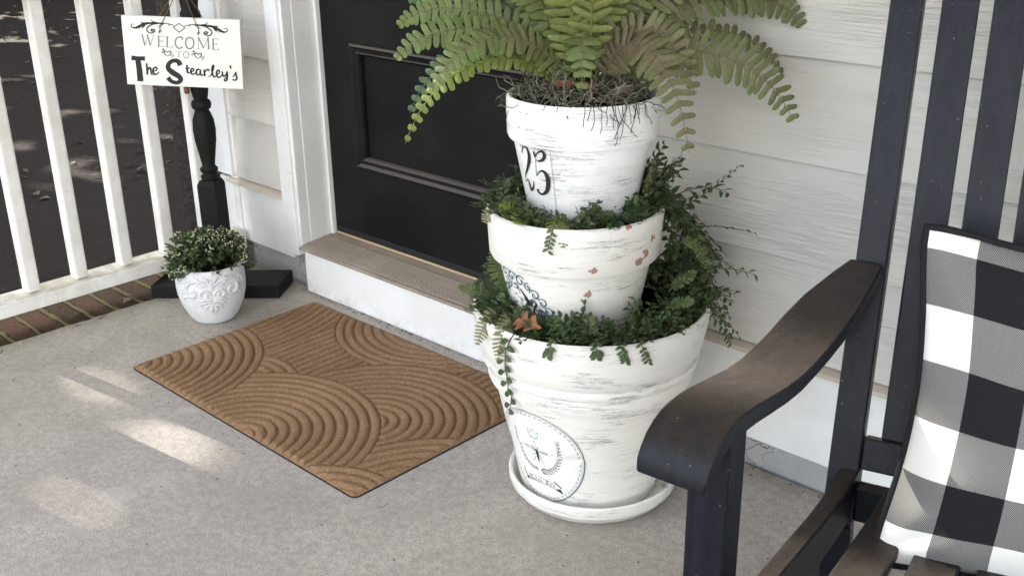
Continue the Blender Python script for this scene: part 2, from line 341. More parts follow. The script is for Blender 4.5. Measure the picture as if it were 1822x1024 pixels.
# ------------------------------------------------------------------ mesh helpers
class MB:
    def __init__(s): s.v = []; s.f = []; s.c = []; s.cur = None; s.sm = []; s.smooth = False
    def add(s, vs, fs):
        b = len(s.v); s.v.extend([tuple(p) for p in vs])
        for f in fs:
            s.f.append(tuple(i + b for i in f)); s.c.append(s.cur); s.sm.append(s.smooth)
    def box(s, a, b):
        (x0, y0, z0), (x1, y1, z1) = a, b
        s.add([(x0,y0,z0),(x1,y0,z0),(x1,y1,z0),(x0,y1,z0),(x0,y0,z1),(x1,y0,z1),(x1,y1,z1),(x0,y1,z1)],
              [(0,3,2,1),(4,5,6,7),(0,1,5,4),(1,2,6,5),(2,3,7,6),(3,0,4,7)])
    def hexa(s, P):   # 4 bottom then 4 top
        s.add(P, [(0,3,2,1),(4,5,6,7),(0,1,5,4),(1,2,6,5),(2,3,7,6),(3,0,4,7)])
    def prism(s, prof, ext, fn):      # prof: closed 2D list, ext: (t0,t1), fn(p2d, t) -> 3D
        n = len(prof)
        vs = [fn(p, ext[0]) for p in prof] + [fn(p, ext[1]) for p in prof]
        fs = [(i, (i+1) % n, n + (i+1) % n, n + i) for i in range(n)]
        fs += [tuple(reversed(range(n))), tuple(range(n, 2*n))]
        s.add(vs, fs)
    def lathe(s, prof, cx, cy, seg=96, wob=0.0, squash=None):
        n = len(prof); vs = []
        for i in range(seg):
            a = 2*pi*i/seg
            for (r, z) in prof:
                rr = r * (1 + wob * mnoise.noise(Vector((cos(a)*1.3, sin(a)*1.3, z*5))))
                vs.append((cx + rr*cos(a), cy + rr*sin(a), z))
        fs = []
        for i in range(seg):
            j = (i+1) % seg
            for q in range(n-1):
                fs.append((i*n+q, j*n+q, j*n+q+1, i*n+q+1))
        s.add(vs, fs)
    def disc(s, cx, cy, z, r, seg=48):
        s.add([(cx, cy, z)] + [(cx+r*cos(2*pi*i/seg), cy+r*sin(2*pi*i/seg), z) for i in range(seg)],
              [(0, 1+i, 1+(i+1) % seg) for i in range(seg)])
    def tube(s, path, rad, n=6, caps=True):
        path = [Vector(p) for p in path]; m = len(path)
        if not isinstance(rad, (list, tuple)): rad = [rad]*m
        vs = []; up = Vector((0.31, 0.17, 0.93))
        prevu = None
        for i, p in enumerate(path):
            t = (path[min(i+1, m-1)] - path[max(i-1, 0)])
            if t.length < 1e-9: t = Vector((0, 0, 1))
            t.normalize()
            u_ = (prevu - t * prevu.dot(t)) if prevu is not None else t.cross(up)
            if u_.length < 1e-6: u_ = t.cross(Vector((1, 0, 0)))
            u_.normalize(); prevu = u_; w_ = t.cross(u_)
            for q in range(n):
                a = 2*pi*q/n; vs.append(p + (u_*cos(a) + w_*sin(a))*rad[i])
        fs = [(i*n+q, i*n+(q+1) % n, (i+1)*n+(q+1) % n, (i+1)*n+q) for i in range(m-1) for q in range(n)]
        if caps: fs += [tuple(reversed(range(n))), tuple(range((m-1)*n, m*n))]
        s.add(vs, fs)
    def ribbon(s, pts, wid, fn, sub=0):   # flat stroke in 2D mapped by fn(x,y,height)->3D ; raised a hair
        if sub: pts, wid = smooth2(pts, wid, sub)
        m = len(pts)
        if not isinstance(wid, (list, tuple)): wid = [wid]*m
        vs = []
        for i in range(m):
            a = pts[max(i-1, 0)]; b = pts[min(i+1, m-1)]
            dx, dy = b[0]-a[0], b[1]-a[1]; L = sqrt(dx*dx+dy*dy) or 1
            nx, ny = -dy/L*wid[i]/2, dx/L*wid[i]/2
            vs.append(fn(pts[i][0]+nx, pts[i][1]+ny)); vs.append(fn(pts[i][0]-nx, pts[i][1]-ny))
        s.add(vs, [(2*i, 2*i+1, 2*i+3, 2*i+2) for i in range(m-1)])
    def poly(s, pts, fn):
        s.add([fn(*p) for p in pts], [tuple(range(len(pts)))])
    def obj(s, name, mat, parent=None, bevel=0, sharp=None, world=True, loc=None):
        me = bpy.data.meshes.new(name)
        off = Vector((0, 0, 0))
        if parent is not None and world:
            q = parent
            while q.parent: q = q.parent
            off = q.location
        if loc is not None: off = off + Vector(loc)
        me.from_pydata([(p[0]-off[0], p[1]-off[1], p[2]-off[2]) for p in s.v], [], s.f)
        if any(s.sm): me.polygons.foreach_set('use_smooth', s.sm)
        if any(c is not None for c in s.c):
            at = me.attributes.new('col', 'FLOAT_COLOR', 'FACE'); arr = []
            for c in s.c: arr.extend((c or (.1, .1, .1)) + (1.0,))
            at.data.foreach_set('color', arr)
        me.materials.append(mat); me.update()
        if sharp is not None: me.set_sharp_from_angle(angle=radians(sharp))
        o = bpy.data.objects.new(name, me); S.collection.objects.link(o)
        if parent is not None: o.parent = parent
        if loc is not None: o.location = loc
        if bevel:
            b = o.modifiers.new('bevel', 'BEVEL'); b.width = bevel; b.segments = 2; b.limit_method = 'ANGLE'; b.angle_limit = radians(35)
        return o

def smooth2(pts, wid, k):
    m = len(pts)
    if not isinstance(wid, (list, tuple)): wid = [wid]*m
    P, W = [], []
    for i in range(m-1):
        p0 = pts[max(i-1, 0)]; p1 = pts[i]; p2 = pts[i+1]; p3 = pts[min(i+2, m-1)]
        for q in range(k):
            t = q/k; t2 = t*t; t3 = t2*t
            P.append(tuple(0.5*(2*p1[d]+(p2[d]-p0[d])*t+(2*p0[d]-5*p1[d]+4*p2[d]-p3[d])*t2+(-p0[d]+3*p1[d]-3*p2[d]+p3[d])*t3) for d in range(len(p1))))
            W.append(wid[i]*(1-t)+wid[i+1]*t)
    P.append(tuple(pts[-1])); W.append(wid[-1])
    return P, W

def empty(name, loc, label=None, cat=None, group=None, kind=None, rot=None):
    o = bpy.data.objects.new(name, None); S.collection.objects.link(o)
    o.empty_display_size = 0.05; o.location = loc
    if rot: o.rotation_euler = rot
    tag(o, label, cat, group, kind); return o
def tag(o, label=None, cat=None, group=None, kind=None):
    if label: o['label'] = label
    if cat: o['category'] = cat
    if group: o['group'] = group
    if kind: o['kind'] = kind
    return o
def inst(o, loc, rot=None, scale=None):
    c = o.copy(); S.collection.objects.link(c); c.parent = o.parent; c.location = loc
    if rot is not None: c.rotation_euler = rot
    if scale is not None: c.scale = scale
    return c
R = random.Random(11)
def lerp(a, b, t): return a + (b-a)*t
def mixc3(a, b, t): return tuple(a[i]+(b[i]-a[i])*t for i in range(3))

# ================================================================== STRUCTURE
# ground beyond the porch
mb = MB(); mb.box((-60, -60, -0.45), (60, 60, -0.34))
tag(mb.obj('ground', M['ground']), kind='structure')
# porch slab with a worn left edge
mb = MB(); N = 160; y0, y1 = -1.34, 1.80
edge = []
for i in range(N+1):
    y = lerp(y0, y1, i/N)
    edge.append((-2.868 + 0.010*mnoise.noise(Vector((y*7, 0, 0))) + 0.006*mnoise.noise(Vector((y*31, 3, 0))) + 0.003*mnoise.noise(Vector((y*90, 5, 0))), y))
outl = edge + [(3.6, y1), (3.6, y0)]
mb.prism(outl, (-0.33, 0.0), lambda p, t: (p[0], p[1], t))
mbw = MB(); mbw.box((-7.0, -14.0, -0.40), (9.0, -1.35, -0.30)); tag(mbw.obj('bounce_ground', M['bounce']), kind='structure')  # unseen pale ground added to bounce sunlight onto the porch front
slab = tag(mb.obj('porch_floor', M['concrete']), kind='structure')
# brick edging under the railing : each brick a part
bed = MB(); bed.box((-3.10, -1.34, -0.335), (-2.885, 1.80, -0.022))
edging = empty('brick_edging', (-2.97, 0.5, -0.33), 'rowlock course of mossy red bricks edging the porch under the white railing', 'brick edging')
bed.obj('mortar_bed', M['mortar'], edging)
bm_ = MB(); bm_.box((-0.104, -0.0315, -0.03), (0.104, 0.0315, 0.03))
b0 = None
yb = 0.36
k = 0
while yb < 1.76:
    loc = (-2.985 + R.uniform(-.004, .004) + 2.97, yb - 0.5, -0.044 + R.uniform(-.002, .002) + 0.33)
    rot = (R.uniform(-.02, .02), R.uniform(-.015, .015), R.uniform(-.02, .02))
    if b0 is None:
        b0 = bm_.obj('brick', M['brick'], edging, bevel=0.004, world=False); b0.location = loc
    else: inst(b0, loc, rot)
    yb += 0.0772; k += 1
mj = MB(); yj = 0.36 - .0386
while yj < 1.80:
    n_ = 9; P = []
    for q in range(n_): P.append((lerp(-3.085, -2.878, q/(n_-1)), yj + R.uniform(-.002, .002), -0.016 + R.uniform(-.002, .002)))
    mj.smooth = True; mj.tube(P, [0.0065 + R.uniform(-.0015, .0015) for _ in P], 6)
    yj += 0.0772
mj.obj('mortar_joint', M['mortar'], edging)

# ------------------------------------------------------------------ the house
WY = 1.805
house = empty('house', (-1.5, 2.0, 0), 'house front in pale grey lap siding with white trim behind the pots and chair', 'house')
# foundation
mb = MB(); mb.box((-3.05, WY + .008, -0.33), (-2.575, WY + 0.25, 0.098)); mb.box((-1.58, WY + .008, -0.33), (3.6, WY + 0.25, 0.30)); mb.box((-2.575, WY+.02, -.33), (-1.58, WY+.25, .1))
mb.obj('foundation', M['found'], house)
# wall core
mb = MB(); mb.box((-3.04, WY + .012, 0.30), (-2.66, WY + .30, 2.75)); mb.box((-1.57, WY + .012, 0.30), (3.6, WY + .30, 2.75)); mb.box((-2.66, WY+.012, 2.2), (-1.57, WY+.3, 2.75))
mb.obj('wall_sheathing', M['siding'], house)
# skirt boards + drip caps
for (xa, xb) in ((-3.04, -2.664), (-1.50, 3.6)):
    mb = MB(); mb.box((xa, WY - .006, 0.066 if xa > -2 else 0.078), (xb, WY + .0075, 0.276)); mb.obj('skirt_board', M['white'], house, bevel=.002)
    mb = MB(); mb.prism([(WY - .030, .270), (WY - .028, .278), (WY + .004, .288), (WY + .004, .2765), (WY - .018, .2765), (WY - .020, .270)], (xa if xa > -2 else -2.97, xb - (.002 if xa < -2 else 0)), lambda p, t: (t, p[0], p[1]))
    mb.obj('drip_cap', M['drip'], house)
# lap siding, each board a part
zb = [0.2885, 0.4875, 0.6815, 0.8760]
while zb[-1] < 2.55: zb.append(zb[-1] + 0.1945)
for (xa, xb) in ((-2.942, -2.666), (-1.49, 3.6)):
    for i in range(len(zb) - 1):
        a, b = zb[i], zb[i+1] + 0.012
        mb = MB()
        mb.prism([(WY - .0125, a), (WY - .0015, a), (WY + .0110, b), (WY + .0040, b)], (xa, xb), lambda p, t: (t, p[0], p[1]))
        mb.obj('siding_board', M['siding'], house, bevel=.0008)
# corner board
mb = MB(); mb.box((-3.052, WY - .020, 0.2895), (-2.943, WY + .011, 2.7)); mb.obj('corner_board', M['white'], house, bevel=.003)
mb = MB(); mb.box((-3.060, WY - .020, 0.2895), (-3.053, WY + .3, 2.7)); mb.obj('corner_board', M['white'], house, bevel=.002)

# door frame
fr = MB(); fr.box((-2.6645, WY - .030, 0.104), (-2.605, WY + .011, 2.20)); fr.box((-1.565, WY - .030, .104), (-1.505, WY + .011, 2.20)); fr.box((-2.6645, WY - .030, 2.2005), (-1.505, WY + .011, 2.28))
frame = fr.obj('door_frame', M['white'], house, bevel=.003)
j = MB()
for (sx, x0) in ((1, -2.605), (-1, -1.565)):
    j.box((min(x0 + sx*.0004, x0 + sx*.014), WY - .022, .118), (max(x0 + sx*.0004, x0 + sx*.014), WY + .011, 2.19))
    j.box((min(x0 - sx*.02, x0 + sx*.0165), WY + .0112, .136), (max(x0 - sx*.02, x0 + sx*.0165), WY + .115, 2.19))
j.box((-2.588, WY + .0112, 2.17), (-1.582, WY + .115, 2.19))
j.obj('jamb', M['white'], frame, bevel=.002)
st = MB(); st.box((-2.5884, WY + .086, .150), (-2.5775, WY + .1148, 2.168)); st.box((-1.5935, WY + .086, .150), (-1.5816, WY + .1148, 2.168))
st.obj('weatherstrip', M['white'], frame, bevel=.002)

# step with threshold
sp_ = MB(); sp_.box((-2.570, 1.773, 0.0005), (-1.575, 1.812, 0.1305)); sp_.box((-2.570, 1.8125, 0.0005), (-1.575, 1.95, 0.1290))
step = sp_.obj('door_step', M['white'], house, bevel=.003)
prof = [(1.768, .1308), (1.766, .1345), (1.768, .1385), (1.776, .1400)]
y = 1.780; z_ = .1402
while y < 1.872:
    sl_ = (y - 1.78) * 0.10
    prof += [(y, z_ + sl_), (y + .0012, z_ + sl_ + .0022), (y + .0042, z_ + sl_ + .0024), (y + .0054, z_ + sl_ + .0004)]
    y += .0078
prof += [(1.900, .1530), (1.93, .154), (1.93, .1308)]
mb = MB(); mb.prism(prof, (-2.586, -1.583), lambda p, t: (t, p[0], p[1])); mb.obj('threshold', M['thr'], step)

# door
DY = WY + .100
d = MB()
d.box((-2.5765, DY, .162), (-2.444, DY + .045, 2.16)); d.box((-1.722, DY, .162), (-1.594, DY + .045, 2.16))
d.box((-2.444, DY + .0002, .162), (-1.722, DY + .0448, .384)); d.box((-2.444, DY + .0002, .742), (-1.722, DY + .0448, .882)); d.box((-2.444, DY + .0002, 1.96), (-1.722, DY + .0448, 2.16))
door = d.obj('door', M['door'], house); door['label'] = 'black front door with recessed panel and dusty moulding'
p_ = MB(); p_.box((-2.444, DY + .016, .384), (-1.722, DY + .040, .742)); p_.obj('panel', M['door'], door)
p_ = MB(); p_.box((-2.444, DY + .018, .882), (-1.722, DY + .024, 1.96)); p_.obj('pane', M['glass'], door)
def moulding(x0, x1, z0, z1):
    prof = [(0, 0.0), (0.0, -.009), (.006, -.0115), (.011, -.007), (.014, -.0035), (.022, -.0025), (.0245, -.0045), (.028, -.001), (.0315, .006), (.0315, .0158), (0, .0158)]
    mb = MB(); n = len(prof)
    ring = []
    for (cx, cz, sx, sz) in ((x0, z0, 1, 1), (x1, z0, -1, 1), (x1, z1, -1, -1), (x0, z1, 1, -1)):
        ring.append([(cx + sx*a, DY + b, cz + sz*a) for (a, b) in prof])
    vs = [p for r in ring for p in r]; fs = []
    for q in range(4):
        for i in range(n - 1):
            fs.append((q*n+i, q*n+i+1, ((q+1) % 4)*n+i+1, ((q+1) % 4)*n+i))
    mb.add(vs, fs); mb.obj('panel_moulding', M['door'], door)
moulding(-2.4435, -1.7225, .3845, .7415); moulding(-2.4435, -1.7225, .8825, 1.9595)
sw = MB(); sw.box((-2.576, DY - .006, .1555), (-1.595, DY + .012, .1615)); sw.obj('door_sweep', M['tan'], door)
sw = MB(); sw.prism([(DY - .0035, .1618), (DY - .0035, .176), (DY - .0004, .179), (DY - .0004, .1618)], (-2.57, -1.60), lambda p, t: (t, p[0], p[1])); sw.obj('door_sweep', M['rubber'], door)
# porch roof (above the frame, shades the porch)
rf = MB(); rf.box((-3.15, -1.30, 2.76), (3.6, 2.1, 2.86))
rf.obj('porch_roof', M['ceil'], house)

# ------------------------------------------------------------------ railing
rail = empty('porch_railing', (-2.95, 1.2, 0), 'white painted porch railing with square balusters at the left', 'railing')
mb = MB(); mb.box((-2.990, -0.7, .060), (-2.902, 1.784, .101)); mb.obj('bottom_rail', M['rail'], rail, bevel=.004)
mb = MB(); mb.box((-2.990, -0.7, .90), (-2.902, 1.784, .94)); mb.obj('top_rail', M['rail'], rail, bevel=.004)
mb = MB(); mb.box((-2.992, 1.694, .004), (-2.899, 1.7835, .1165)); mb.obj('end_block', M['rail'], rail, bevel=.003)
bb = MB(); bb.box((-.0195, -.0195, 0), (.0195, .0195, .798))
bal0 = None
for i in range(-9, 6):
    loc = (-2.947 + 2.95, 1.1175 + .1415*i - 1.2 - .012, .1015)
    if bal0 is None:
        bal0 = bb.obj('baluster', M['rail'], rail, bevel=.006, world=False); bal0.location = loc
    else: inst(bal0, loc, (0, 0, R.uniform(-.03, .03)))

# ------------------------------------------------------------------ doormat
MX, MY, MWX, MWY = -2.474, 1.142, 0.916, 0.587
mat_root = empty('doormat', (MX + MWX/2, MY + MWY/2, 0), 'brown doormat with raised curving ridges in front of the door step', 'doormat')
PITCHM = 0.0262
def mat_h(u, v):
    def ring(cx, cy, rr): return sqrt((u-cx)**2 + (v-cy)**2), rr
    r, q = ring(0.0, 0.01, .33)
    if r < q: return (q - r)
    r, q = ring(0.935, -.15, .245)
    if r < q: return (q - r)
    r, q = ring(.525, -.012, .318)
    if r < q: return (q - r)
    r, q = ring(1.13, .02, .365)
    if r < q: return (q - r)
    r, q = ring(.70, .225, .302)
    if r < q: return (q - r)
    r, q = ring(.42, .73, .312)
    if r < q: return (q - r)
    r, q = ring(-.39, .35, .598)
    if r < q: return (q - r)
    r, q = ring(.285, .12, .165)
    if r < q: return (q - r)
    return abs(u - .20) if u < .6 else abs(u - .62)
def mat_z(u, v):
    dd = mat_h(u, v); t = (dd / PITCHM) % 1.0
    h = (1 - abs(2*t - 1)**2.6)
    if t < .5: h = 1 - abs(2*t-1)**3.0
    e = min(u, v, MWX-u, MWY-v)
    return .0030 + .0088*h*min(1, max(.25, e/.012))
nx_, ny_ = 420, 270
mb = MB(); mb.smooth = True
vs = []
for i in range(nx_+1):
    u = MWX*i/nx_
    for jj in range(ny_+1):
        v = MWY*jj/ny_
        # rounded corners
        uu, vv = u, v; rc = .014
        for (cu, cv, su, sv) in ((rc, rc, -1, -1), (MWX-rc, rc, 1, -1), (MWX-rc, MWY-rc, 1, 1), (rc, MWY-rc, -1, 1)):
            du, dv = (u-cu)*su, (v-cv)*sv
            if du > 0 and dv > 0:
                L = sqrt(du*du+dv*dv); mxx = max(du, dv)
                if L > 0: uu = cu + su*du*mxx/L; vv = cv + sv*dv*mxx/L
        z = mat_z(u, v) + .0007*mnoise.noise(Vector((u*230, v*230, 0)))
        if i in (0, nx_) or jj in (0, ny_): z = .0025
        vs.append((MX+uu, MY+vv, z))
mb.add(vs, [(i*(ny_+1)+q, (i+1)*(ny_+1)+q, (i+1)*(ny_+1)+q+1, i*(ny_+1)+q+1) for i in range(nx_) for q in range(ny_)])
mb.obj('pile', M['coir'], mat_root)
mb = MB(); rr_ = .017; bp = []
for (cx_, cy_, a_) in ((MX + MWX - rr_ + .0025, MY + rr_ - .0025, -pi/2), (MX + MWX - rr_ + .0025, MY + MWY - rr_ + .0025, 0), (MX + rr_ - .0025, MY + MWY - rr_ + .0025, pi/2), (MX + rr_ - .0025, MY + rr_ - .0025, pi)):
    bp += [(cx_ + rr_*cos(a_ + q*pi/12), cy_ + rr_*sin(a_ + q*pi/12)) for q in range(7)]
mb.prism(bp, (.0004, .0026), lambda p, t: (p[0], p[1], t)); mb.obj('rubber_backing', M['rubber'], mat_root)

# ------------------------------------------------------------------ welcome sign on its post
E48 = Vector((sin(radians(48)), cos(radians(48)), 0)); N48 = Vector((E48.y, -E48.x, 0)); UP = Vector((0, 0, 1))
PC = Vector((-2.769, 1.605, 0))
stand = empty('sign_stand', PC, 'black turned wooden post on a flat black base behind the small white planter', 'sign stand')
fl, br = Vector((-2.872, 1.421, 0)), Vector((-2.583, 1.678, 0))
dv = Vector((-.082, .111, 0))
mb = MB(); P4 = [fl, br, br + dv, fl + dv]
mb.hexa([p + UP*.0005 for p in P4] + [p + UP*.041 for p in P4]); mb.obj('base', M['blackpaint'], stand, bevel=.003)
# turned post : square foot, beads, vases
pe = Vector((sin(radians(62)), cos(radians(62)), 0)); pn = Vector((pe.y, -pe.x, 0)); hw = .030
mb = MB()
sq = [PC + pe*(sx*hw) + pn*(sy*hw) for (sx, sy) in ((-1, -1), (1, -1), (1, 1), (-1, 1))]
sq2 = [PC + pe*(sx*hw*.8) + pn*(sy*hw*.8) for (sx, sy) in ((-1, -1), (1, -1), (1, 1), (-1, 1))]
for (za, zz, A_, B_) in ((.0415, .338, sq, sq), (.338, .352, sq, sq2)):
    mb.hexa([p + UP*za for p in A_] + [p + UP*zz for p in B_])
mb.obj('post', M['blackpaint'], stand, bevel=.002)
mb = MB(); mb.smooth = True
mb.lathe([(.0, .350), (.022, .351), (.026, .358), (.026, .364), (.020, .369), (.0195, .372), (.025, .378), (.026, .386), (.020, .392), (.0185, .397), (.023, .425), (.0305, .470), (.0325, .500), (.030, .530), (.022, .553), (.019, .558), (.026, .564), (.0285, .574), (.026, .584), (.019, .590), (.022, .600), (.029, .640), (.030, .68), (.028, .73), (.024, .78), (.0235, .80), (.028, .81), (.028, .83), (.023, .84), (.030, .90), (.027, .97), (.0, .975)], PC.x, PC.y, 40)
mb.obj('turned_shaft', M['blackpaint'], stand, sharp=50)
pg = MB(); pg.smooth = True; q = PC + N48*.0 - E48*.012; pg.tube([q + UP*.632 + N48*.028 - E48*.016, q + UP*.612 + N48*.026 - E48*.016], .008, 8); pg.obj('dowel', M['peg'], stand)
pg = MB(); pg.smooth = True; pg.tube([PC + UP*.915, PC + UP*.918 + N48*.055], .003, 8); pg.obj('nail', M['blackpaint'], stand)

rot3 = radians(3.0)
SE = E48*cos(rot3) - UP*sin(rot3); SU = UP*cos(rot3) + E48*sin(rot3)
SC = PC + N48*.048 + E48*(-.0155) + UP*.7298
SW, SH = .327, .189
sign = empty('welcome_sign', SC, 'white wooden welcome sign hung by twine on the black turned post', 'sign')
def sg(x, y, h=0.0): return SC + SE*x + SU*y + N48*h
mb = MB(); mb.hexa([sg(sx*SW/2, -SH/2, hh) for (sx, hh) in ((-1, .009), (1, .009), (1, -.009), (-1, -.009))] + [sg(sx*SW/2, SH/2, hh) for (sx, hh) in ((-1, .009), (1, .009), (1, -.009), (-1, -.009))])
mb.obj('board', M['signwhite'], sign, bevel=.0018)
# artwork is laid out on a drawing sheet whose corners are the board's corners
def sheet(x, y):
    v = (y - 147) / 708.0
    for _ in range(4):
        u = (x - 97 - 68*v) / (1188 - 43*v)
        v = (y - 147 - 43*u) / (708 + 2*u)
    return sg((u-.5)*SW, (.5-v)*SH, .0098)
def strokes(L, name, mat, parent, fn, sub=5):
    mb = MB()
    for st_ in L:
        mb.ribbon(st_[0], st_[1], fn, sub if (len(st_) < 3) else 0)
    return mb.obj(name, mat, parent)
orn = []
for sgn in (-1, 1):
    def F(pts):   # right half is the mirrored left one
        if sgn == -1: return pts
        return [(1362 - x + 3, y + (681 - x)*.085) for (x, y) in pts]
    orn += [(F([(632, 248), (590, 232), (530, 222), (470, 222), (410, 222), (350, 226), (300, 246), (255, 268), (220, 268), (202, 250), (212, 232), (236, 236)]), [6, 8, 10, 14, 20, 24, 26, 22, 12, 9, 7, 5]),
            (F([(500, 226), (450, 218), (415, 205), (393, 180)]), [14, 14, 9, 1]),
            (F([(470, 226), (420, 234), (375, 258), (358, 285), (372, 312), (402, 322), (432, 312), (440, 296)]), [10, 12, 12, 12, 12, 11, 10, 8]),
            (F([(442, 300), (428, 286), (408, 286), (402, 298), (418, 304), (436, 298)]), [8, 12, 14, 12, 12, 8]),
            (F([(340, 226), (310, 220), (288, 222)]), [18, 12, 1]), (F([(300, 250), (282, 262), (296, 284)]), [16, 14, 1]),
            (F([(345, 232), (322, 258), (300, 272)]), [16, 18, 2]),
            (F([(530, 226), (500, 240), (462, 266)]), [9, 10, 1]), (F([(600, 234), (580, 240), (565, 256)]), [5, 6, 1])]
orn += [([(680, 222), (738, 268)], 8, 1), ([(738, 268), (682, 312)], 8, 1), ([(682, 312), (624, 264)], 8, 1), ([(624, 264), (680, 222)], 8, 1)]
strokes(orn, 'scroll_print', M['ink'], sign, sheet)
def cap(x0, x1, y0, y1, L, tk, tn, sl=.085):
    # L: list of (pts in 0..1 box with y down, 't' thick / 'n' thin)
    out_ = []
    for pts, ty in L:
        out_.append(([(lerp(x0, x1, px), lerp(y0, y1, py) + (lerp(x0, x1, px)-x0)*sl) for (px, py) in pts], tk if ty == 't' else tn))
    return out_
GL = {
 'W': [([(.06, 0), (.27, 1)], 't'), ([(.27, 1), (.5, .1)], 'n'), ([(.45, 0), (.68, 1)], 't'), ([(.68, 1), (.93, 0)], 'n'), ([(0, .01), (.15, .01)], 'n'), ([(.38, .01), (.53, .01)], 'n'), ([(.85, .01), (1, .01)], 'n')],
 'E': [([(.2, 0), (.2, 1)], 't'), ([(.05, .015), (.92, .015)], 'n'), ([(.2, .48), (.72, .48)], 'n'), ([(.05, .985), (1, .985)], 'n'), ([(.9, 0), (.92, .16)], 'n'), ([(.72, .4), (.72, .57)], 'n'), ([(1, .82), (.97, 1)], 'n')],
 'L': [([(.22, 0), (.22, 1)], 't'), ([(.05, .015), (.42, .015)], 'n'), ([(.05, .985), (1, .985)], 'n'), ([(1, .8), (.96, 1)], 'n')],
 'C': [([(.95, .22), (.9, .03), (.6, -.02), (.25, .12), (.07, .5), (.25, .88), (.6, 1.02), (.96, .86)], 't'), ([(.95, 0), (.95, .26)], 'n')],
 'O': [([(.5, -.02), (.18, .12), (.06, .5), (.18, .88), (.5, 1.02), (.82, .88), (.94, .5), (.82, .12), (.5, -.02)], 't')],
 'M': [([(.13, 0), (.1, 1)], 'n'), ([(.13, 0), (.5, .95)], 't'), ([(.5, .95), (.85, 0)], 'n'), ([(.85, 0), (.9, 1)], 't'), ([(0, .985), (.2, .985)], 'n'), ([(.78, .985), (1, .985)], 'n'), ([(.03, .01), (.16, .01)], 'n'), ([(.82, .01), (.95, .01)], 'n')],
 'T': [([(.5, 0), (.5, 1)], 't'), ([(.0, .02), (1, .02)], 'n'), ([(.32, .985), (.68, .985)], 'n'), ([(0, 0), (.02, .2)], 'n'), ([(1, 0), (.98, .2)], 'n')],
}
wl = []
for ch, x0, x1, y0, y1 in (('W', 303, 437, 338, 450), ('E', 462, 532, 350, 462), ('L', 545, 618, 356, 466), ('C', 634, 716, 362, 474), ('O', 738, 830, 364, 477), ('M', 856, 986, 364, 480), ('E', 1004, 1070, 374, 488)):
    wl += cap(x0, x1, y0, y1, GL[ch], 13, 5, .02)
for ch, x0, x1, y0, y1 in (('T', 648, 706, 506, 564), ('O', 718, 778, 510, 572)):
    wl += [(p, w_*.7) for p, w_ in cap(x0, x1, y0, y1, GL[ch], 10, 5, .02)]
strokes([(p, w_) if len(p) > 4 else (p, w_, 1) for p, w_ in wl], 'lettering', M['inkgrey'], sign, sheet)
hl = []
for (cx, cy) in ((566, 528), (868, 548)):
    hl += [([(cx-4, cy+30), (cx-30, cy+8), (cx-36, cy-16), (cx-18, cy-24), (cx-2, cy-8), (cx+14, cy-22), (cx+32, cy-10), (cx+24, cy+12), (cx-4, cy+30)], [5, 9, 11, 9, 7, 9, 11, 9, 5]),
           ([(cx-58, cy-20), (cx-36, cy-20)], [4, 7], 1), ([(cx-52, cy-42), (cx-36, cy-34)], [18, 16], 1), ([(cx-70, cy-14), (cx-50, cy-6)], 5, 1), ([(cx-60, cy-2), (cx-48, cy-8)], 5, 1),
           ([(cx+28, cy+18), (cx+52, cy+34)], 5, 1), ([(cx+36, cy+38), (cx+44, cy+46)], 8, 1), ([(cx+42, cy+14), (cx+60, cy+8)], 5, 1), ([(cx+50, cy+24), (cx+62, cy+28)], 5, 1)]
strokes(hl[:9], 'heart_print', M['ink'], sign, sheet); strokes(hl[9:], 'heart_print', M['ink'], sign, sheet)
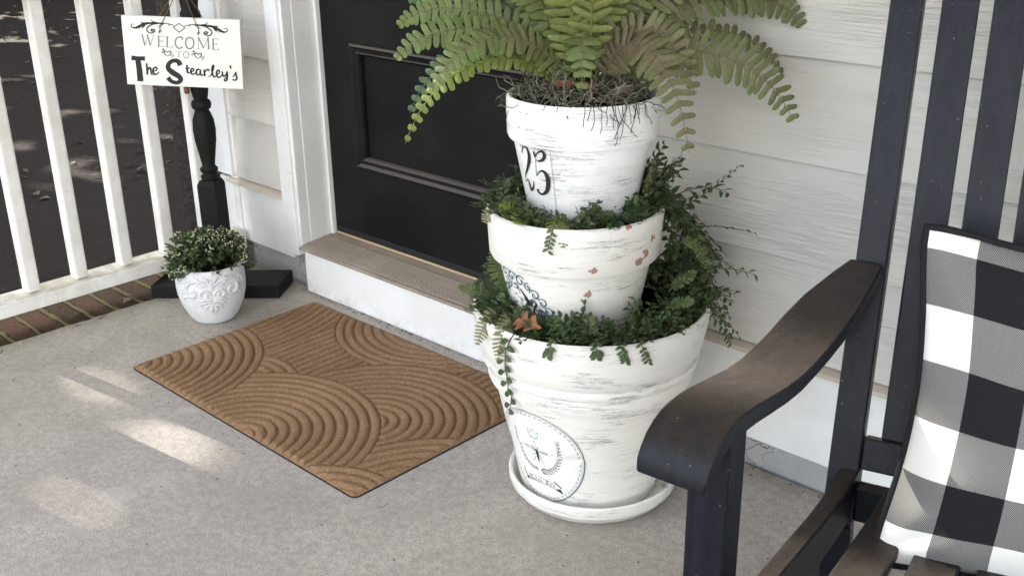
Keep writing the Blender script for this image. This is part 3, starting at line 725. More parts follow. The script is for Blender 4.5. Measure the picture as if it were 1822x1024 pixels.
nm = [([(206, 578), (270, 582), (340, 584)], [48, 40, 44], 1), ([(268, 590), (285, 700), (296, 818)], [52, 56, 60], 1), ([(262, 812), (324, 824)], 6, 1),
      ([(690, 652), (668, 612), (622, 604), (578, 632), (570, 682), (612, 726), (668, 762), (694, 800), (664, 832), (606, 822), (566, 780)], [52, 46, 40, 42, 48, 56, 54, 46, 40, 40, 46]),
      ([(356, 632), (361, 690), (364, 752)], [12, 15, 14]), ([(365, 716), (380, 682), (394, 684), (399, 712), (404, 750)], [8, 13, 15, 14, 10]), ([(404, 750), (416, 748), (426, 738)], [10, 8, 6]),
      ([(420, 718), (452, 704), (458, 684), (442, 674), (424, 690), (420, 720), (432, 746), (458, 744), (482, 722)], [7, 10, 12, 12, 14, 15, 14, 11, 6]),
      ([(756, 646), (757, 690), (762, 726), (782, 730)], [13, 16, 15, 8]), ([(738, 682), (786, 680)], 11, 1),
      ([(782, 728), (812, 712), (822, 694), (808, 684), (794, 702), (796, 732), (818, 744), (846, 726)], [7, 10, 12, 12, 14, 14, 12, 7]),
      ([(884, 700), (866, 690), (850, 706), (848, 736), (864, 752), (882, 736), (888, 696), (888, 738), (902, 756), (920, 742)], [9, 12, 14, 14, 12, 10, 10, 14, 12, 7]),
      ([(922, 692), (928, 728), (930, 764)], [10, 14, 13]), ([(930, 728), (946, 700), (968, 696), (972, 712)], [8, 12, 14, 9]),
      ([(966, 770), (994, 748), (1012, 700), (1022, 660), (1012, 650), (1002, 690), (1008, 746), (1024, 770), (1044, 756)], [6, 9, 11, 10, 11, 14, 14, 12, 7]),
      ([(1042, 752), (1070, 730), (1076, 708), (1060, 700), (1048, 722), (1050, 758), (1072, 776), (1102, 752)], [7, 10, 12, 12, 14, 14, 12, 7]),
      ([(1104, 712), (1106, 748), (1124, 764), (1144, 738), (1150, 712)], [12, 14, 13, 11, 10]), ([(1152, 712), (1152, 760), (1148, 798), (1134, 812), (1122, 802), (1134, 782), (1164, 756)], [11, 14, 13, 12, 10, 8, 6]),
      ([(1184, 650), (1189, 684)], [16, 9], 1),
      ([(1206, 770), (1226, 748), (1236, 722), (1240, 752), (1248, 776), (1236, 800), (1214, 802), (1204, 790)], [7, 10, 12, 13, 14, 13, 11, 8])]
nm = [(t[0], [w_*(1.3 if max(t[1]) < 20 else 1) for w_ in t[1]] if isinstance(t[1], list) else t[1]) + tuple(t[2:]) for t in nm]
strokes(nm, 'lettering', M['ink'], sign, sheet)
tw = MB(); tw.smooth = True
nail = PC + UP*.9165 + N48*.052
for (hx, hy, s_) in ((493, 300, -1), (877, 316, 1)):
    p = sheet(hx, hy) + N48*.002
    tw.tube([p, p + SU*.010 + N48*.001, lerp(p, nail, .5) + N48*.003, nail], .0012, 5)
    p2 = p - N48*.022; tw.tube([p + N48*.001, p + SU*.001 + N48*.003, p - SU*.004 - E48*.002 + N48*.003], .0024, 6)
    top = sg((p - SC).dot(SE) + s_*.006, SH/2 + .001, -.011)
    tw.tube([top - SU*.02, top, lerp(top, nail, .5), nail], .0012, 5)
tw.obj('twine', M['twine'], sign)

# ------------------------------------------------------------------ white planter with scroll relief + boxwood
PW = Vector((-2.607, 1.473, 0))
planter = empty('planter', PW, 'small whitewashed planter with raised scrollwork on the floor by the sign post', 'planter')
wp = [(0, .0008), (.054, .0008), (.059, .004), (.069, .018), (.087, .055), (.0945, .085), (.0968, .105), (.0968, .13), (.0945, .160), (.0925, .169), (.089, .171), (.086, .168), (.085, .15), (.0, .149)]
mb = MB(); mb.smooth = True; mb.lathe(wp, PW.x, PW.y, 80); mb.obj('pot', M['plaster'], planter, sharp=60)
def wr(z):
    for a, b in zip(wp[1:11], wp[2:11]):
        if a[1] <= z <= b[1] and b[1] > a[1]: return lerp(a[0], b[0], (z-a[1])/(b[1]-a[1]))
    return .09
def facing(center, extra=0.0):
    d_ = Vector((-center.x, -center.y, 0)).normalized(); a0 = atan2(d_.y, d_.x); return a0
aw = facing(PW)
def onplanter(x, y, h=0.0):   # x arc length (m), y height (m)
    r = wr(y) ; a = aw + x / .092
    return Vector((PW.x + (r+h)*cos(a), PW.y + (r+h)*sin(a), y))
rel = MB(); rel.smooth = True
def relief(pts, w, sub=5):
    P, W = smooth2(pts, w, sub)
    for sg_ in (-1, 1):
        rel.tube([onplanter(sg_*x*1.03, y, .0008) for (x, y) in P], [w_*1.45 for w_ in W], 6)
relief([(.002, .128), (.018, .141), (.040, .146), (.060, .138), (.070, .120), (.064, .104), (.050, .100), (.042, .110), (.048, .119), (.056, .114)], [.0016, .0026, .0036, .0038, .0036, .0034, .003, .0028, .0026, .0018])
relief([(.004, .104), (.012, .118), (.024, .118), (.031, .108), (.026, .097), (.016, .098), (.014, .107), (.020, .110)], [.0014, .0024, .003, .003, .0028, .0026, .0022, .0014])
relief([(.0, .085), (.010, .091), (.024, .090), (.040, .086)], [.002, .003, .0032, .001])
relief([(.0, .080), (.012, .083), (.026, .080), (.036, .071)], [.0016, .003, .003, .0008])
relief([(.0, .074), (.010, .074), (.020, .068), (.024, .058)], [.0016, .003, .003, .0008])
relief([(.001, .084), (.0035, .070), (.007, .060), (.003, .047)], [.0012, .003, .0036, .001])
relief([(.004, .132), (.010, .148), (.022, .157)], [.0016, .0032, .001]); relief([(.0, .118), (.001, .136), (.002, .150)], [.0014, .003, .001])
for t in range(7):
    a = radians(150 - t*26); cx, cy = .050, .122
    relief([(cx + .020*cos(a), cy + .016*sin(a)), (cx + .028*cos(a) , cy + .022*sin(a) - .002), (cx + .036*cos(a+.15), cy + .026*sin(a+.15))], [.0012, .003, .0008], 3)
relief([(.070, .128), (.080, .140), (.090, .136), (.092, .124), (.084, .120)], [.0014, .0028, .003, .0026, .0014])
relief([(.066, .106), (.078, .110), (.090, .104)], [.0014, .0032, .001]); relief([(.064, .098), (.076, .096), (.084, .086)], [.0014, .003, .001])
relief([(.030, .140), (.034, .150), (.044, .157)], [.0014, .0026, .0008])
rel.obj('scroll_relief', M['plaster'], planter)
so = MB(); so.disc(PW.x, PW.y, .152, .0852); so.obj('soil', M['soil'], planter)

def leafq(mb, p, d, n, L, W, col, fold=.25, droop=.2):
    """small pointed leaf: 6 triangles, folded along the midrib"""
    d = d.normalized(); s_ = d.cross(n)
    if s_.length < 1e-6: s_ = d.cross(Vector((1, .3, .2)))
    s_.normalize(); n = s_.cross(d)
    m1 = p + d*(L*.42) ; tip = p + d*L - n*(L*droop)
    a = m1 + s_*(W/2) + n*(W*fold); b = m1 - s_*(W/2) + n*(W*fold)
    a2 = p + d*(L*.75) + s_*(W*.36) + n*(W*fold*.5 - L*droop*.4); b2 = p + d*(L*.75) - s_*(W*.36) + n*(W*fold*.5 - L*droop*.4)
    m2 = p + d*(L*.75) - n*(L*droop*.5)
    mb.cur = col
    mb.add([p, a, m1, b, a2, m2, b2, tip], [(0, 2, 1), (0, 3, 2), (1, 2, 5, 4), (2, 3, 6, 5), (4, 5, 7), (5, 6, 7)])
def rvec(r):
    while True:
        q = Vector((r.uniform(-1, 1), r.uniform(-1, 1), r.uniform(-1, 1)))
        if .05 < q.length < 1: return q.normalized()

rb = random.Random(5)
boxw = empty('boxwood_plant', (PW.x, PW.y, .155), 'small green boxwood with cream berry clusters filling the white planter', 'plant')
fo = MB(); sm_ = MB(); be = MB(); be.smooth = True
GB = [(.035, .065, .018), (.055, .095, .028), (.085, .12, .045), (.028, .05, .022), (.10, .13, .06), (.05, .075, .045)]
for t in range(230):
    az = rb.uniform(0, 2*pi); el = rb.uniform(-.04, 1.0) * pi/2
    dr = Vector((cos(az)*cos(el), sin(az)*cos(el), sin(el)))
    rad = (.104 + .022*rb.random()) if el < .9 else .090 + .022*rb.random()
    base = Vector((PW.x, PW.y, .160)) + Vector((cos(az), sin(az), 0))*rb.uniform(.0, .05)
    tip = Vector((PW.x, PW.y, .152)) + Vector((dr.x*rad, dr.y*rad, dr.z*rad*.95 + .008))
    sm_.tube([base, lerp(base, tip, .6), tip], .0009, 3, False)
    tcol = rb.choice(GB)
    for q in range(9):
        f_ = .45 + .55*(q/8); p = lerp(base, tip, f_)
        dd = (dr*.7 + rvec(rb)*.9).normalized()
        cc = mixc3(tcol, rb.choice(GB), .5*rb.random()); s_ = rb.uniform(.011, .019)
        leafq(fo, p, dd, rvec(rb)*.6 + UP*.7, s_, s_*.62, cc, .15, .1)
    if rb.random() < .10:
        for q in range(11):
            p = tip + rvec(rb)*.011
            be.tube([p - UP*.0016, p + UP*.0016], .0019, 5)
tag(fo.obj('foliage', M['box'], boxw), kind='stuff'); sm_.cur = None; sm_.obj('stem', M['soil'], boxw); be.obj('berry', M['berry'], boxw); be_o = [o for o in boxw.children if o.name.startswith('berry')][0]; be_o['kind'] = 'stuff'

# ------------------------------------------------------------------ stacked flower pots
AX = Vector((-1.237, 1.521, 0))
PL = AX - _r0*.009; PM = AX - _r0*.041; PS = AX - _r0*.028
sau = [(0, .0008), (.150, .0008), (.158, .004), (.168, .018), (.172, .022), (.1725, .026), (.1745, .030), (.175, .045), (.173, .048), (.168, .046), (.160, .022), (.150, .014), (0, .013)]
mb = MB(); mb.smooth = True; mb.lathe(sau, AX.x, AX.y, 96); tag(mb.obj('pot_saucer', M['pot_big'], sharp=35), 'white distressed saucer under the stack of clay pots', 'saucer')
def pot(name, c, prof, mat, label):
    root = empty(name, (c.x, c.y, prof[0][1]), label, 'flower pot', 'white distressed clay pots stacked in a tower')
    mb = MB(); mb.smooth = True; mb.lathe(prof, c.x, c.y, 112, .004); mb.obj('pot_body', mat, root, sharp=32)
    return root
profL = [(0, .0145), (.136, .0145), (.141, .019), (.1655, .152), (.1685, .1535), (.192, .262), (.1926, .2675), (.2020, .2640), (.2050, .272), (.2055, .288), (.2035, .296), (.211, .2985), (.214, .303), (.2145, .311), (.213, .318), (.2165, .322), (.222, .350), (.229, .385), (.2315, .404), (.230, .414), (.225, .418), (.2195, .414), (.2155, .398), (.205, .340), (.0, .339)]
profM = [(0, .352), (.112, .352), (.116, .356), (.1485, .518), (.1492, .5235), (.1600, .5195), (.1635, .526), (.1665, .580), (.1685, .604), (.1675, .611), (.163, .614), (.158, .611), (.1545, .590), (.1475, .545), (.0, .544)]
profS = [(0, .598), (.097, .598), (.1005, .602), (.1282, .7445), (.1288, .7500), (.1362, .7462), (.1392, .7530), (.1400, .785), (.1405, .815), (.1395, .821), (.136, .824), (.1315, .821), (.129, .800), (.124, .782), (0, .781)]
aL, aM, aS = facing(PL), facing(PM), facing(PS)
def surf(c, prof, a0, h=.0):
    seg = [p for p in prof]
    def r_at(z):
        best = None
        for a, b in zip(prof[1:], prof[2:]):
            if b[1] <= a[1]:
                if a[1] > max(q[1] for q in prof) - .008: break
                continue
            if a[1] <= z <= b[1]: best = lerp(a[0], b[0], (z-a[1])/(b[1]-a[1]))
        return best if best else prof[2][0]
    def f(ang, z, hh=h):
        r = r_at(z) + hh; return Vector((c.x + r*cos(a0+ang), c.y + r*sin(a0+ang), z))
    return f
sL, sM, sS = surf(PL, profL, aL), surf(PM, profM, aM), surf(PS, profS, aS)
_pm = Vector((PM.x, PM.y, .352))
chips = [(tuple(sM(a_, z_) - _pm), r_*.72) for (a_, z_, r_) in ((.20, .538, .0085), (.225, .536, .006), (.17, .481, .0105), (.19, .487, .007), (.10, .468, .006), (.80, .537, .012), (.90, .548, .012), (1.03, .575, .011), (.62, .6115, .006), (.5, .6125, .004))]
M['pot_mid'] = mat_distressed('distressed_white_medium', -.01, chips, seed=1.3)
M['pot_small'] = mat_distressed('distressed_white_small', .012, (), (0.785, 0.785, 0.78), seed=2.9)
potL = pot('flower_pot', PL, profL, M['pot_big'], 'largest white flower pot with bee medallion, bottom of the stack')
potM = pot('flower_pot', PM, profM, M['pot_mid'], 'middle white flower pot with chipped paint and blue crest print')
potS = pot('flower_pot', PS, profS, M['pot_small'], 'top white flower pot with the number 25, holding the fern')
for (rt, c, z, r) in ((potL, PL, .372, .2105), (potM, PM, .578, .152), (potS, PS, .806, .1295)):
    so = MB(); so.disc(c.x, c.y, z, r); so.obj('soil', M['soil'], rt)

# 25 on the top pot
def s25(x, y): return sS(x, y, .0016)
TWO = ([(-1.037, .7263), (-1.008, .7342), (-.934, .7409), (-.882, .7385), (-.854, .7285), (-.877, .7151), (-.966, .6972), (-1.067, .6825), (-1.095, .6698), (-1.007, .6763), (-.985, .6673), (-.956, .658), (-.887, .6637), (-.849, .6776)],
       [10, 8, 6, 14, 25, 27, 17, 7, 4, 6, 14, 20, 12, 3])
FIVE = [([(-.742, .7375), (-.739, .7333), (-.735, .7266)], [6, 12, 8]), ([(-.72, .7324), (-.753, .6908)], [4, 4]),
        ([(-.725, .7263), (-.658, .7367), (-.58, .7394), (-.552, .7326), (-.593, .7237), (-.68, .7195), (-.714, .7224)], [5, 8, 16, 21, 17, 9, 3]),
        ([(-.755, .6897), (-.662, .7009), (-.578, .6996), (-.538, .686), (-.569, .6671), (-.663, .6564), (-.76, .6568), (-.777, .6639)], [4, 9, 22, 31, 28, 14, 14, 20])]
mb = MB()
def arcrib(mb, pts, wpx, k_=6):     # stroke laid out in metres along the wall of the pot
    mb.ribbon([(a*.116, z) for (a, z) in pts], [w_*1.25/4.1/955 for w_ in wpx], lambda x, y: s25(x/.116, y), k_)
for st_ in [TWO] + FIVE: arcrib(mb, st_[0], st_[1])
mb.obj('number_print', M['ink'], potS)
mb = MB()
mb.ribbon([(-.452*.116, .741), (-.448*.116, .715), (-.441*.116, .655), (-.438*.116, .630)], .0009, lambda x, y: s25(x/.116, y), 8)
mb.obj('decal_edge', M['inkgrey'], potS)
mb = MB()
for (a_, b_, c_, d_) in ((-1.06, .7395, -1.03, .7365), (-1.03, .7365, -1.03, .7425), (-1.0, .7415, -.97, .7385), (-1.0, .7375, -.97, .7415)): mb.ribbon([(a_*.116, b_), (c_*.116, d_)], .0008, lambda x, y: s25(x/.116, y), 2)
mb.obj('small_print', M['inkgrey'], potS)

# crest on the middle pot
def scr(x, y): return sM(x/.137, y, .0015)
mb = MB()
cx = -.112; cr = []
def curl(x, y, r, a0, turns, dirn, w=.0014):
    pts = []; ws = []
    n = int(10*turns)+4
    for q in range(n):
        t = q/(n-1); a = a0 + dirn*turns*2*pi*t; rr = r*(1-.8*t); pts.append((x + rr*cos(a), y + rr*sin(a))); ws.append(w*(.7+.6*sin(pi*t)))
    return (pts, ws)
rc = random.Random(8)
for (x, y, r, a0, tu, dr) in ((-.060, .458, .010, 2.4, 1.1, -1), (-.075, .472, .012, 3.0, 1.2, -1), (-.088, .486, .009, 1.2, 1.2, 1), (-.105, .494, .013, .5, 1.1, 1), (-.128, .498, .011, 0, 1.2, 1), (-.050, .440, .011, 2.0, 1.1, -1), (-.066, .438, .010, 4.0, 1.0, 1), (-.045, .424, .009, 1.5, 1.1, -1), (-.150, .500, .010, .4, 1, 1), (-.082, .456, .008, 5, 1.1, 1), (-.14, .478, .009, 2, 1.2, -1), (-.12, .482, .007, 4, 1.1, 1), (-.155, .47, .010, 1, 1.1, -1)):
    cr.append(curl(x, y, r, a0, tu, dr, .0022))
for q in range(60):
    x = rc.uniform(-.155, -.05); top = .505 - .0 - max(0, (x + .15))*.72
    y = rc.uniform(.42, max(.43, top)); a = rc.uniform(0, 6.28); L = rc.uniform(.005, .013)
    cr.append(([(x, y), (x+L*.5*cos(a)+.002, y+L*.5*sin(a)), (x+L*cos(a+.5), y+L*sin(a+.5))], [.0006, .0019, .0005]))
cr += [([(-.035, .415), (-.055, .447), (-.08, .478), (-.11, .503), (-.14, .510)], [.0008, .0016, .001, .0016, .0008])]
for st_ in cr: mb.ribbon(st_[0], st_[1], scr, 4)
mb.obj('crest_print', M['inkblue'], potM)
mb = MB()
for st_ in [([(-.108, .478), (-.096, .462), (-.090, .452), (-.080, .458)], [.002, .006, .012, .004]), ([(-.078, .462), (-.074, .452), (-.080, .440), (-.082, .425)], [.002, .005, .004, .002]), ([(-.100, .444), (-.094, .432), (-.092, .418)], [.002, .003, .001]),
            ([(-.070, .446), (-.062, .440)], [.001, .004])]: mb.ribbon(st_[0], st_[1], scr, 4)
for q in range(6): mb.ribbon([(-.074+q*.001, .452-q*.005), (-.060-q*.0005, .448-q*.005)], .0007, scr, 2)
mb.obj('crest_figure', M['ink'], potM)

# bee medallion on the large pot
BA, BZ = -.108, .137
def sb(x, y): return sL((BA + x)/.168, BZ + y*1.0, .0018)
def ell(rx, ry, n=64): return [(rx*cos(2*pi*q/n), ry*sin(2*pi*q/n)) for q in range(n+1)]
pp = MB(); n_ = 40
for ri in range(8):
    for q in range(n_):
        a, b = 2*pi*q/n_, 2*pi*(q+1)/n_; r0_, r1_ = .100*ri/8, .100*(ri+1)/8
        f_ = lambda r, t: sL((BA + r*cos(t))/.168, BZ + r*1.06*sin(t), .0012)
        pp.add([f_(r0_, a), f_(r1_, a), f_(r1_, b), f_(r0_, b)], [(0, 1, 2, 3)])
pp.obj('medallion_paper', M['paper'], potL)
mb = MB(); mb.ribbon(ell(.101, .107), [.0010 + .0012*max(0, cos(2*pi*q/64 + .5)) for q in range(65)], sb)
mb.ribbon(ell(.098, .104), .0005, sb)
for q in range(56):
    a = 2*pi*q/56; c_, s_ = cos(a), sin(a)
    mb.ribbon([(.0915*cos(a-.03), .0975*sin(a-.03)), (.0945*c_, .1005*s_), (.0915*cos(a+.03), .0975*sin(a+.03))], .0011, sb, 3)
mb.obj('medallion_ring', M['inkblue'], potL)
mb = MB()
lau = []
for (sgx) in (-1, 1):
    pts = [(sgx*.004, -.032), (sgx*.022, -.030), (sgx*.040, -.016), (sgx*.050, .006), (sgx*.052, .028), (sgx*.050, .050)]
    P, W_ = smooth2(pts, .0012, 3); mb.ribbon(P, [.0008]*len(P), sb)
    for q in range(0, len(P), 1):
        for sd in (-1, 1):
            t = q/len(P); dx, dy = (P[min(q+1, len(P)-1)][0]-P[max(q-1, 0)][0], P[min(q+1, len(P)-1)][1]-P[max(q-1, 0)][1]); L = sqrt(dx*dx+dy*dy) or 1
            dx /= L; dy /= L; l_ = .0092*(1-.55*t)*(1 if sgx > 0 else .6)
            mb.ribbon([P[q], (P[q][0]+l_*(dx*.6 - sd*dy*.6), P[q][1]+l_*(dy*.6+sd*dx*.6)), (P[q][0]+l_*1.5*(dx*.75 - sd*dy*.5), P[q][1]+l_*1.5*(dy*.75+sd*dx*.5))], [.0004, .0021*(1-.4*t)*(1 if sgx > 0 else .8), .0003], sb, 3)
# bee
mb.ribbon([(0, .020), (0, .012), (.001, .002), (.002, -.012)], [.002, .007, .006, .0015], sb, 5)
for (a_, b_) in (((-.004, .006), (-.015, .000)), ((.004, .006), (.014, .0)), ((-.004, .0), (-.012, -.014)), ((.005, .0), (.016, -.016)), ((-.003, .018), (-.008, .028)), ((.003, .018), (.007, .028))): mb.ribbon([a_, b_], .0009, sb, 2)
mb.obj('laurel_and_bee', M['ink'], potL)
mb = MB()
mb.ribbon([(-.003, .012), (-.014, .018), (-.027, .022)], [.002, .008, .004], sb, 5); mb.ribbon([(.003, .012), (.015, .015), (.027, .013)], [.002, .008, .004], sb, 5)
mb.ribbon([(-.012, .066), (-.010, .052), (.0, .050), (.010, .052), (.012, .066)], .0016, sb, 4); mb.ribbon([(-.012, .066), (-.006, .058), (0, .068), (.006, .058), (.012, .066)], .0014, sb, 4)
mb.ribbon([(-.010, .048), (0, .0455), (.010, .048)], .0022, sb, 4); mb.ribbon([(0, .040), (-.003, .034), (.002, .031), (0, .026)], .0012, sb, 4); mb.ribbon([(-.006, .038), (.006, .037)], .001, sb)
mb.obj('crown_print', M['inkpale'], potL)
mb = MB()
ban = lambda x: -.062 + .006*(1-(x/.045)**2) - .003
mb.ribbon([(-.040, ban(-.040)+.007), (0, ban(0)+.007), (.042, ban(.042)+.007)], .0008, sb, 8); mb.ribbon([(-.040, ban(-.04)-.006), (0, ban(0)-.006), (.042, ban(.042)-.006)], .0009, sb, 8)
mb.ribbon([(-.040, ban(-.04)-.006), (-.050, -.060), (-.053, -.046)], [.0016, .0026, .001], sb, 3); mb.poly([(-.052, -.070), (-.040, -.064), (-.041, -.074), (-.046, -.071)], sb)
mb.ribbon([(.034, -.050), (.050, -.064), (.040, -.068)], [.0022, .0026, .001], sb, 1); mb.poly([(.034, -.070), (.048, -.067), (.054, -.079), (.046, -.075)], sb)
mb.obj('banner_print', M['ink'], potL)
mb = MB()
BLK = {'Q': [[(.9, .9), (.3, 1), (.05, .6), (.1, .15), (.5, 0), (.9, .2), (.9, .9)], [(.6, .2), (1.1, -.2)], [(.45, .9), (.45, .1)]], 'u': [[(.1, .62), (.15, .05), (.5, .0), (.8, .1)], [(.8, .65), (.8, 0), (.95, .02)]],
       'e': [[(.15, .35), (.8, .42), (.6, .66), (.2, .5), (.15, .15), (.5, 0), (.85, .12)]], 'n': [[(.1, .62), (.15, 0)], [(.15, .5), (.55, .66), (.8, .5), (.8, .0)]],
       'B': [[(.2, 1), (.2, 0)], [(.0, .95), (.6, 1), (.85, .75), (.3, .52), (.9, .4), (.85, .08), (.1, .02)], [(.45, .95), (.45, .1)]]}
xx = -.036
for ch in 'Queen Bee':
    if ch != ' ':
        w_ = .0085 if ch in 'QB' else .0068
        for stt in BLK[ch]: mb.ribbon([(xx + px*w_*.9, ban(xx) - .0045 + py*.0095) for (px, py) in stt], .0011, sb, 3)
        xx += w_ + .0012
    else: xx += .006
mb.obj('lettering', M['inkgrey'], potL)

# ------------------------------------------------------------------ fern
rf_ = random.Random(21)
FC = Vector((PS.x, PS.y, .822))
fern = empty('fern', FC, 'big artificial fern with dusty brown-green fronds in the top pot', 'fern')
CR, CF = _r0, _f0      # to the right / away, seen from the steps in front of the porch
def bez(a, b, c, d, t):
    s_ = 1-t; return a*(s_**3) + b*(3*s_*s_*t) + c*(3*s_*t*t) + d*(t**3)
def frond(base, c1, c2, tip, wmax, hue, roll=0.0, npair=None, dust=.5, name='frond', parent=fern, lw=.36, mat='fern'):
    L = 0; prev = base; P = []
    n = 40
    for q in range(n+1):
        p = bez(base, c1, c2, tip, q/n); L += (p-prev).length; prev = p; P.append(p)
    npair = npair or max(13, int(L/.0165))
    mb = MB()
    rs = MB(); rs.smooth = True
    rs.tube(P[::3] + [P[-1]], [lerp(.0024, .0006, q/13.) for q in range(len(P[::3])+1)], 5)
    for q in range(npair):
        t = .10 + .90*(q+.5)/npair
        p = bez(base, c1, c2, tip, t); T = (bez(base, c1, c2, tip, min(1, t+.02)) - bez(base, c1, c2, tip, max(0, t-.02))).normalized()
        face = UP*.55 - CF*.75 if mat == 'fern' else UP
        side = T.cross(face)
        if side.length < .25: side = T.cross(UP)
        side.normalize(); nrm = side.cross(T).normalized()
        if roll: side, nrm = side*cos(roll)+nrm*sin(roll), nrm*cos(roll)-side*sin(roll)
        env = min(1, (t-.02)/.20)**.6 * max(.24, 1 - (max(0, t-.60)/.46)**1.8)
        ll = wmax*1.15*env
        for sd in (-1, 1):
            l_ = ll*rf_.uniform(.88, 1.08); ww = max(.004, L/npair*.84)*(.75 + .25*env)
            sw_ = rf_.uniform(.16, .46); dirn = (side*sd*cos(sw_) + T*sin(sw_) + nrm*rf_.uniform(-.12, .26)).normalized()
            wv = (T - dirn*T.dot(dirn)).normalized()
            droop = rf_.uniform(-.05, .36)
            rows = []
            for (f_, wf) in ((0, 1.05), (.25, .80), (.65, .84), (.9, .60), (1.0, .22)):
                cpt = p + dirn*(l_*f_) - nrm*(l_*droop*f_*f_); hw_ = ww*wf/2
                rows.append((cpt + wv*hw_ - nrm*ww*.10, cpt + nrm*ww*.07, cpt - wv*hw_ - nrm*ww*.10))
            tone = rf_.uniform(.82, 1.18)
            for r_ in range(4):
                f_ = (r_+.5)/4
                g = mixc3(hue[1], hue[0], max(0, min(1, dust*(1.25-f_*1.2) + (.12 if t < .5 else -.12))))
                g = tuple(x*tone for x in g); mb.cur = g
                a, b = rows[r_], rows[r_+1]
                if sd > 0: mb.add([a[0], a[1], a[2], b[0], b[1], b[2]], [(0, 1, 4, 3), (1, 2, 5, 4)])
                else: mb.add([a[0], a[1], a[2], b[0], b[1], b[2]], [(0, 3, 4, 1), (1, 4, 5, 2)])
    mb.sm = [True]*len(mb.f)
    o = mb.obj(name, M[mat], parent)
    o2 = rs
    rs.c = [mixc3(hue[1], hue[0], .5*dust) for _ in rs.f]
    rs.obj('frond_stem', M[mat], o)
    return o
BR, GR, TE, YG, OL = (.19, .135, .092), (.135, .215, .062), (.060, .135, .070), (.215, .27, .060), (.145, .195, .072)
# (tip right, tip away, tip height above rim, arch height, width, green, dust)
FR = [(-.335, -.02, .068, .125, .027, GR, .5), (-.335, .06, .115, .15, .027, GR, .45), (-.318, -.10, -.065, .085, .020, YG, .1), (-.312, -.05, -.022, .105, .022, TE, .35),
      (-.265, -.13, .034, .125, .032, GR, .55), (-.325, .16, .150, .18, .036, TE, .15), (-.27, .10, .24, .22, .036, GR, .3), (-.20, .20, .27, .22, .040, TE, .25),
      (-.145, -.02, .33, .24, .042, GR, .15), (-.075, -.10, .30, .24, .042, YG, .15), (-.03, .12, .38, .25, .044, GR, .1), (.03, -.06, .37, .25, .044, YG, .15),
      (.13, .02, .36, .24, .044, GR, .25), (.20, .10, .31, .24, .042, GR, .3), (-.012, -.150, .032, .125, .030, GR, .5), (.085, -.05, .30, .23, .04, YG, .3),
      (.395, .02, .095, .185, .038, OL, .6), (.375, .12, .065, .19, .034, OL, .5), (.368, .02, .010, .120, .026, OL, .85), (.362, -.10, -.052, .095, .040, OL, .65), (.170, -.17, -.072, .125, .040, OL, .9),
      (.185, -.10, .020, .135, .034, OL, .9), (.30, .10, .20, .23, .036, GR, .4), (.33, -.02, .150, .21, .036, OL, .5), (.04, .26, .20, .2, .040, TE, .3), (.16, .24, .16, .18, .038, TE, .3), (-.13, .25, .15, .18, .038, TE, .3), (-.10, .05, .36, .25, .042, GR, .2), (.08, .08, .37, .25, .042, GR, .2), (-.22, -.04, .23, .21, .036, GR, .35), (.25, .0, .24, .23, .038, GR, .4), (.02, -.13, .22, .20, .036, YG, .25)]
for (tr, tf, th, ah, wm, gc, du) in FR:
    hd = (CR*tr + CF*tf); hl_ = hd.length; hdn = hd.normalized() if hl_ > .01 else CR
    base = FC + hdn*.022 + CR*rf_.uniform(-.015, .015) + UP*.0
    th = th + (.015 if tr > .3 else 0); tip = FC + hd + UP*th
    up_ = max(ah, th*.75)
    c1 = FC + hd*.25 + UP*(up_*.9 + .02); c2 = FC + hd*.80 + UP*(max(up_*1.05, th) + .022)
    if th > .24: c1 = FC + hd*.18 + UP*th*.4; c2 = FC + hd*.55 + UP*th*.85
    frond(base, c1, c2, tip, wm, (BR, gc), rf_.uniform(-.45, .45), None, du)
# moss on the soil of the top pot
rm = random.Random(3); mo = MB(); mo.smooth = False
def curlstrand(p, d_, L, r, n=12, kink=.9, grav=0.0, col=None):
    P = [p.copy()]; dd = d_.normalized()
    for q in range(n):
        dd = (dd + rvec(rm)*kink*.55 - UP*grav).normalized(); P.append(P[-1] + dd*(L/n))
    mo.cur = col or rm.choice([(.13, .12, .092), (.18, .168, .132), (.085, .078, .06), (.23, .215, .175), (.15, .155, .11)])
    mo.tube(P, r, 3, False)
for q in range(620):
    a = rm.uniform(0, 2*pi); r_ = .126*sqrt(rm.uniform(.08, 1)); p = Vector((PS.x + r_*cos(a), PS.y + r_*sin(a), .812 + .022*(1-(r_/.13)**2) + rm.uniform(-.004, .012)))
    curlstrand(p, Vector((rm.uniform(-1, 1), rm.uniform(-1, 1), rm.uniform(-.2, .35))), rm.uniform(.03, .07), rm.uniform(.0007, .0013))
for (ang, n_, L) in ((.02, 1, .05), (.22, 2, .055), (.30, 3, .065), (.42, 3, .065), (.55, 4, .06), (.72, 3, .05), (-.35, 1, .02), (.9, 2, .04), (-1.35, 2, .045), (.12, 1, .04)):
    for q in range(n_):
        p = sS(ang + rm.uniform(-.10, .10), .8205, .0045); p.z = .826
        curlstrand(p, UP*-.5 + Vector((cos(aS+ang), sin(aS+ang), 0))*.25, L*rm.uniform(.5, 1.1), .0008, 12, .55, .16, (.075, .066, .052))
ms = mo.obj('spanish_moss', M['moss']); tag(ms, 'grey curly moss covering the soil of the top pot', 'moss', None, 'stuff')

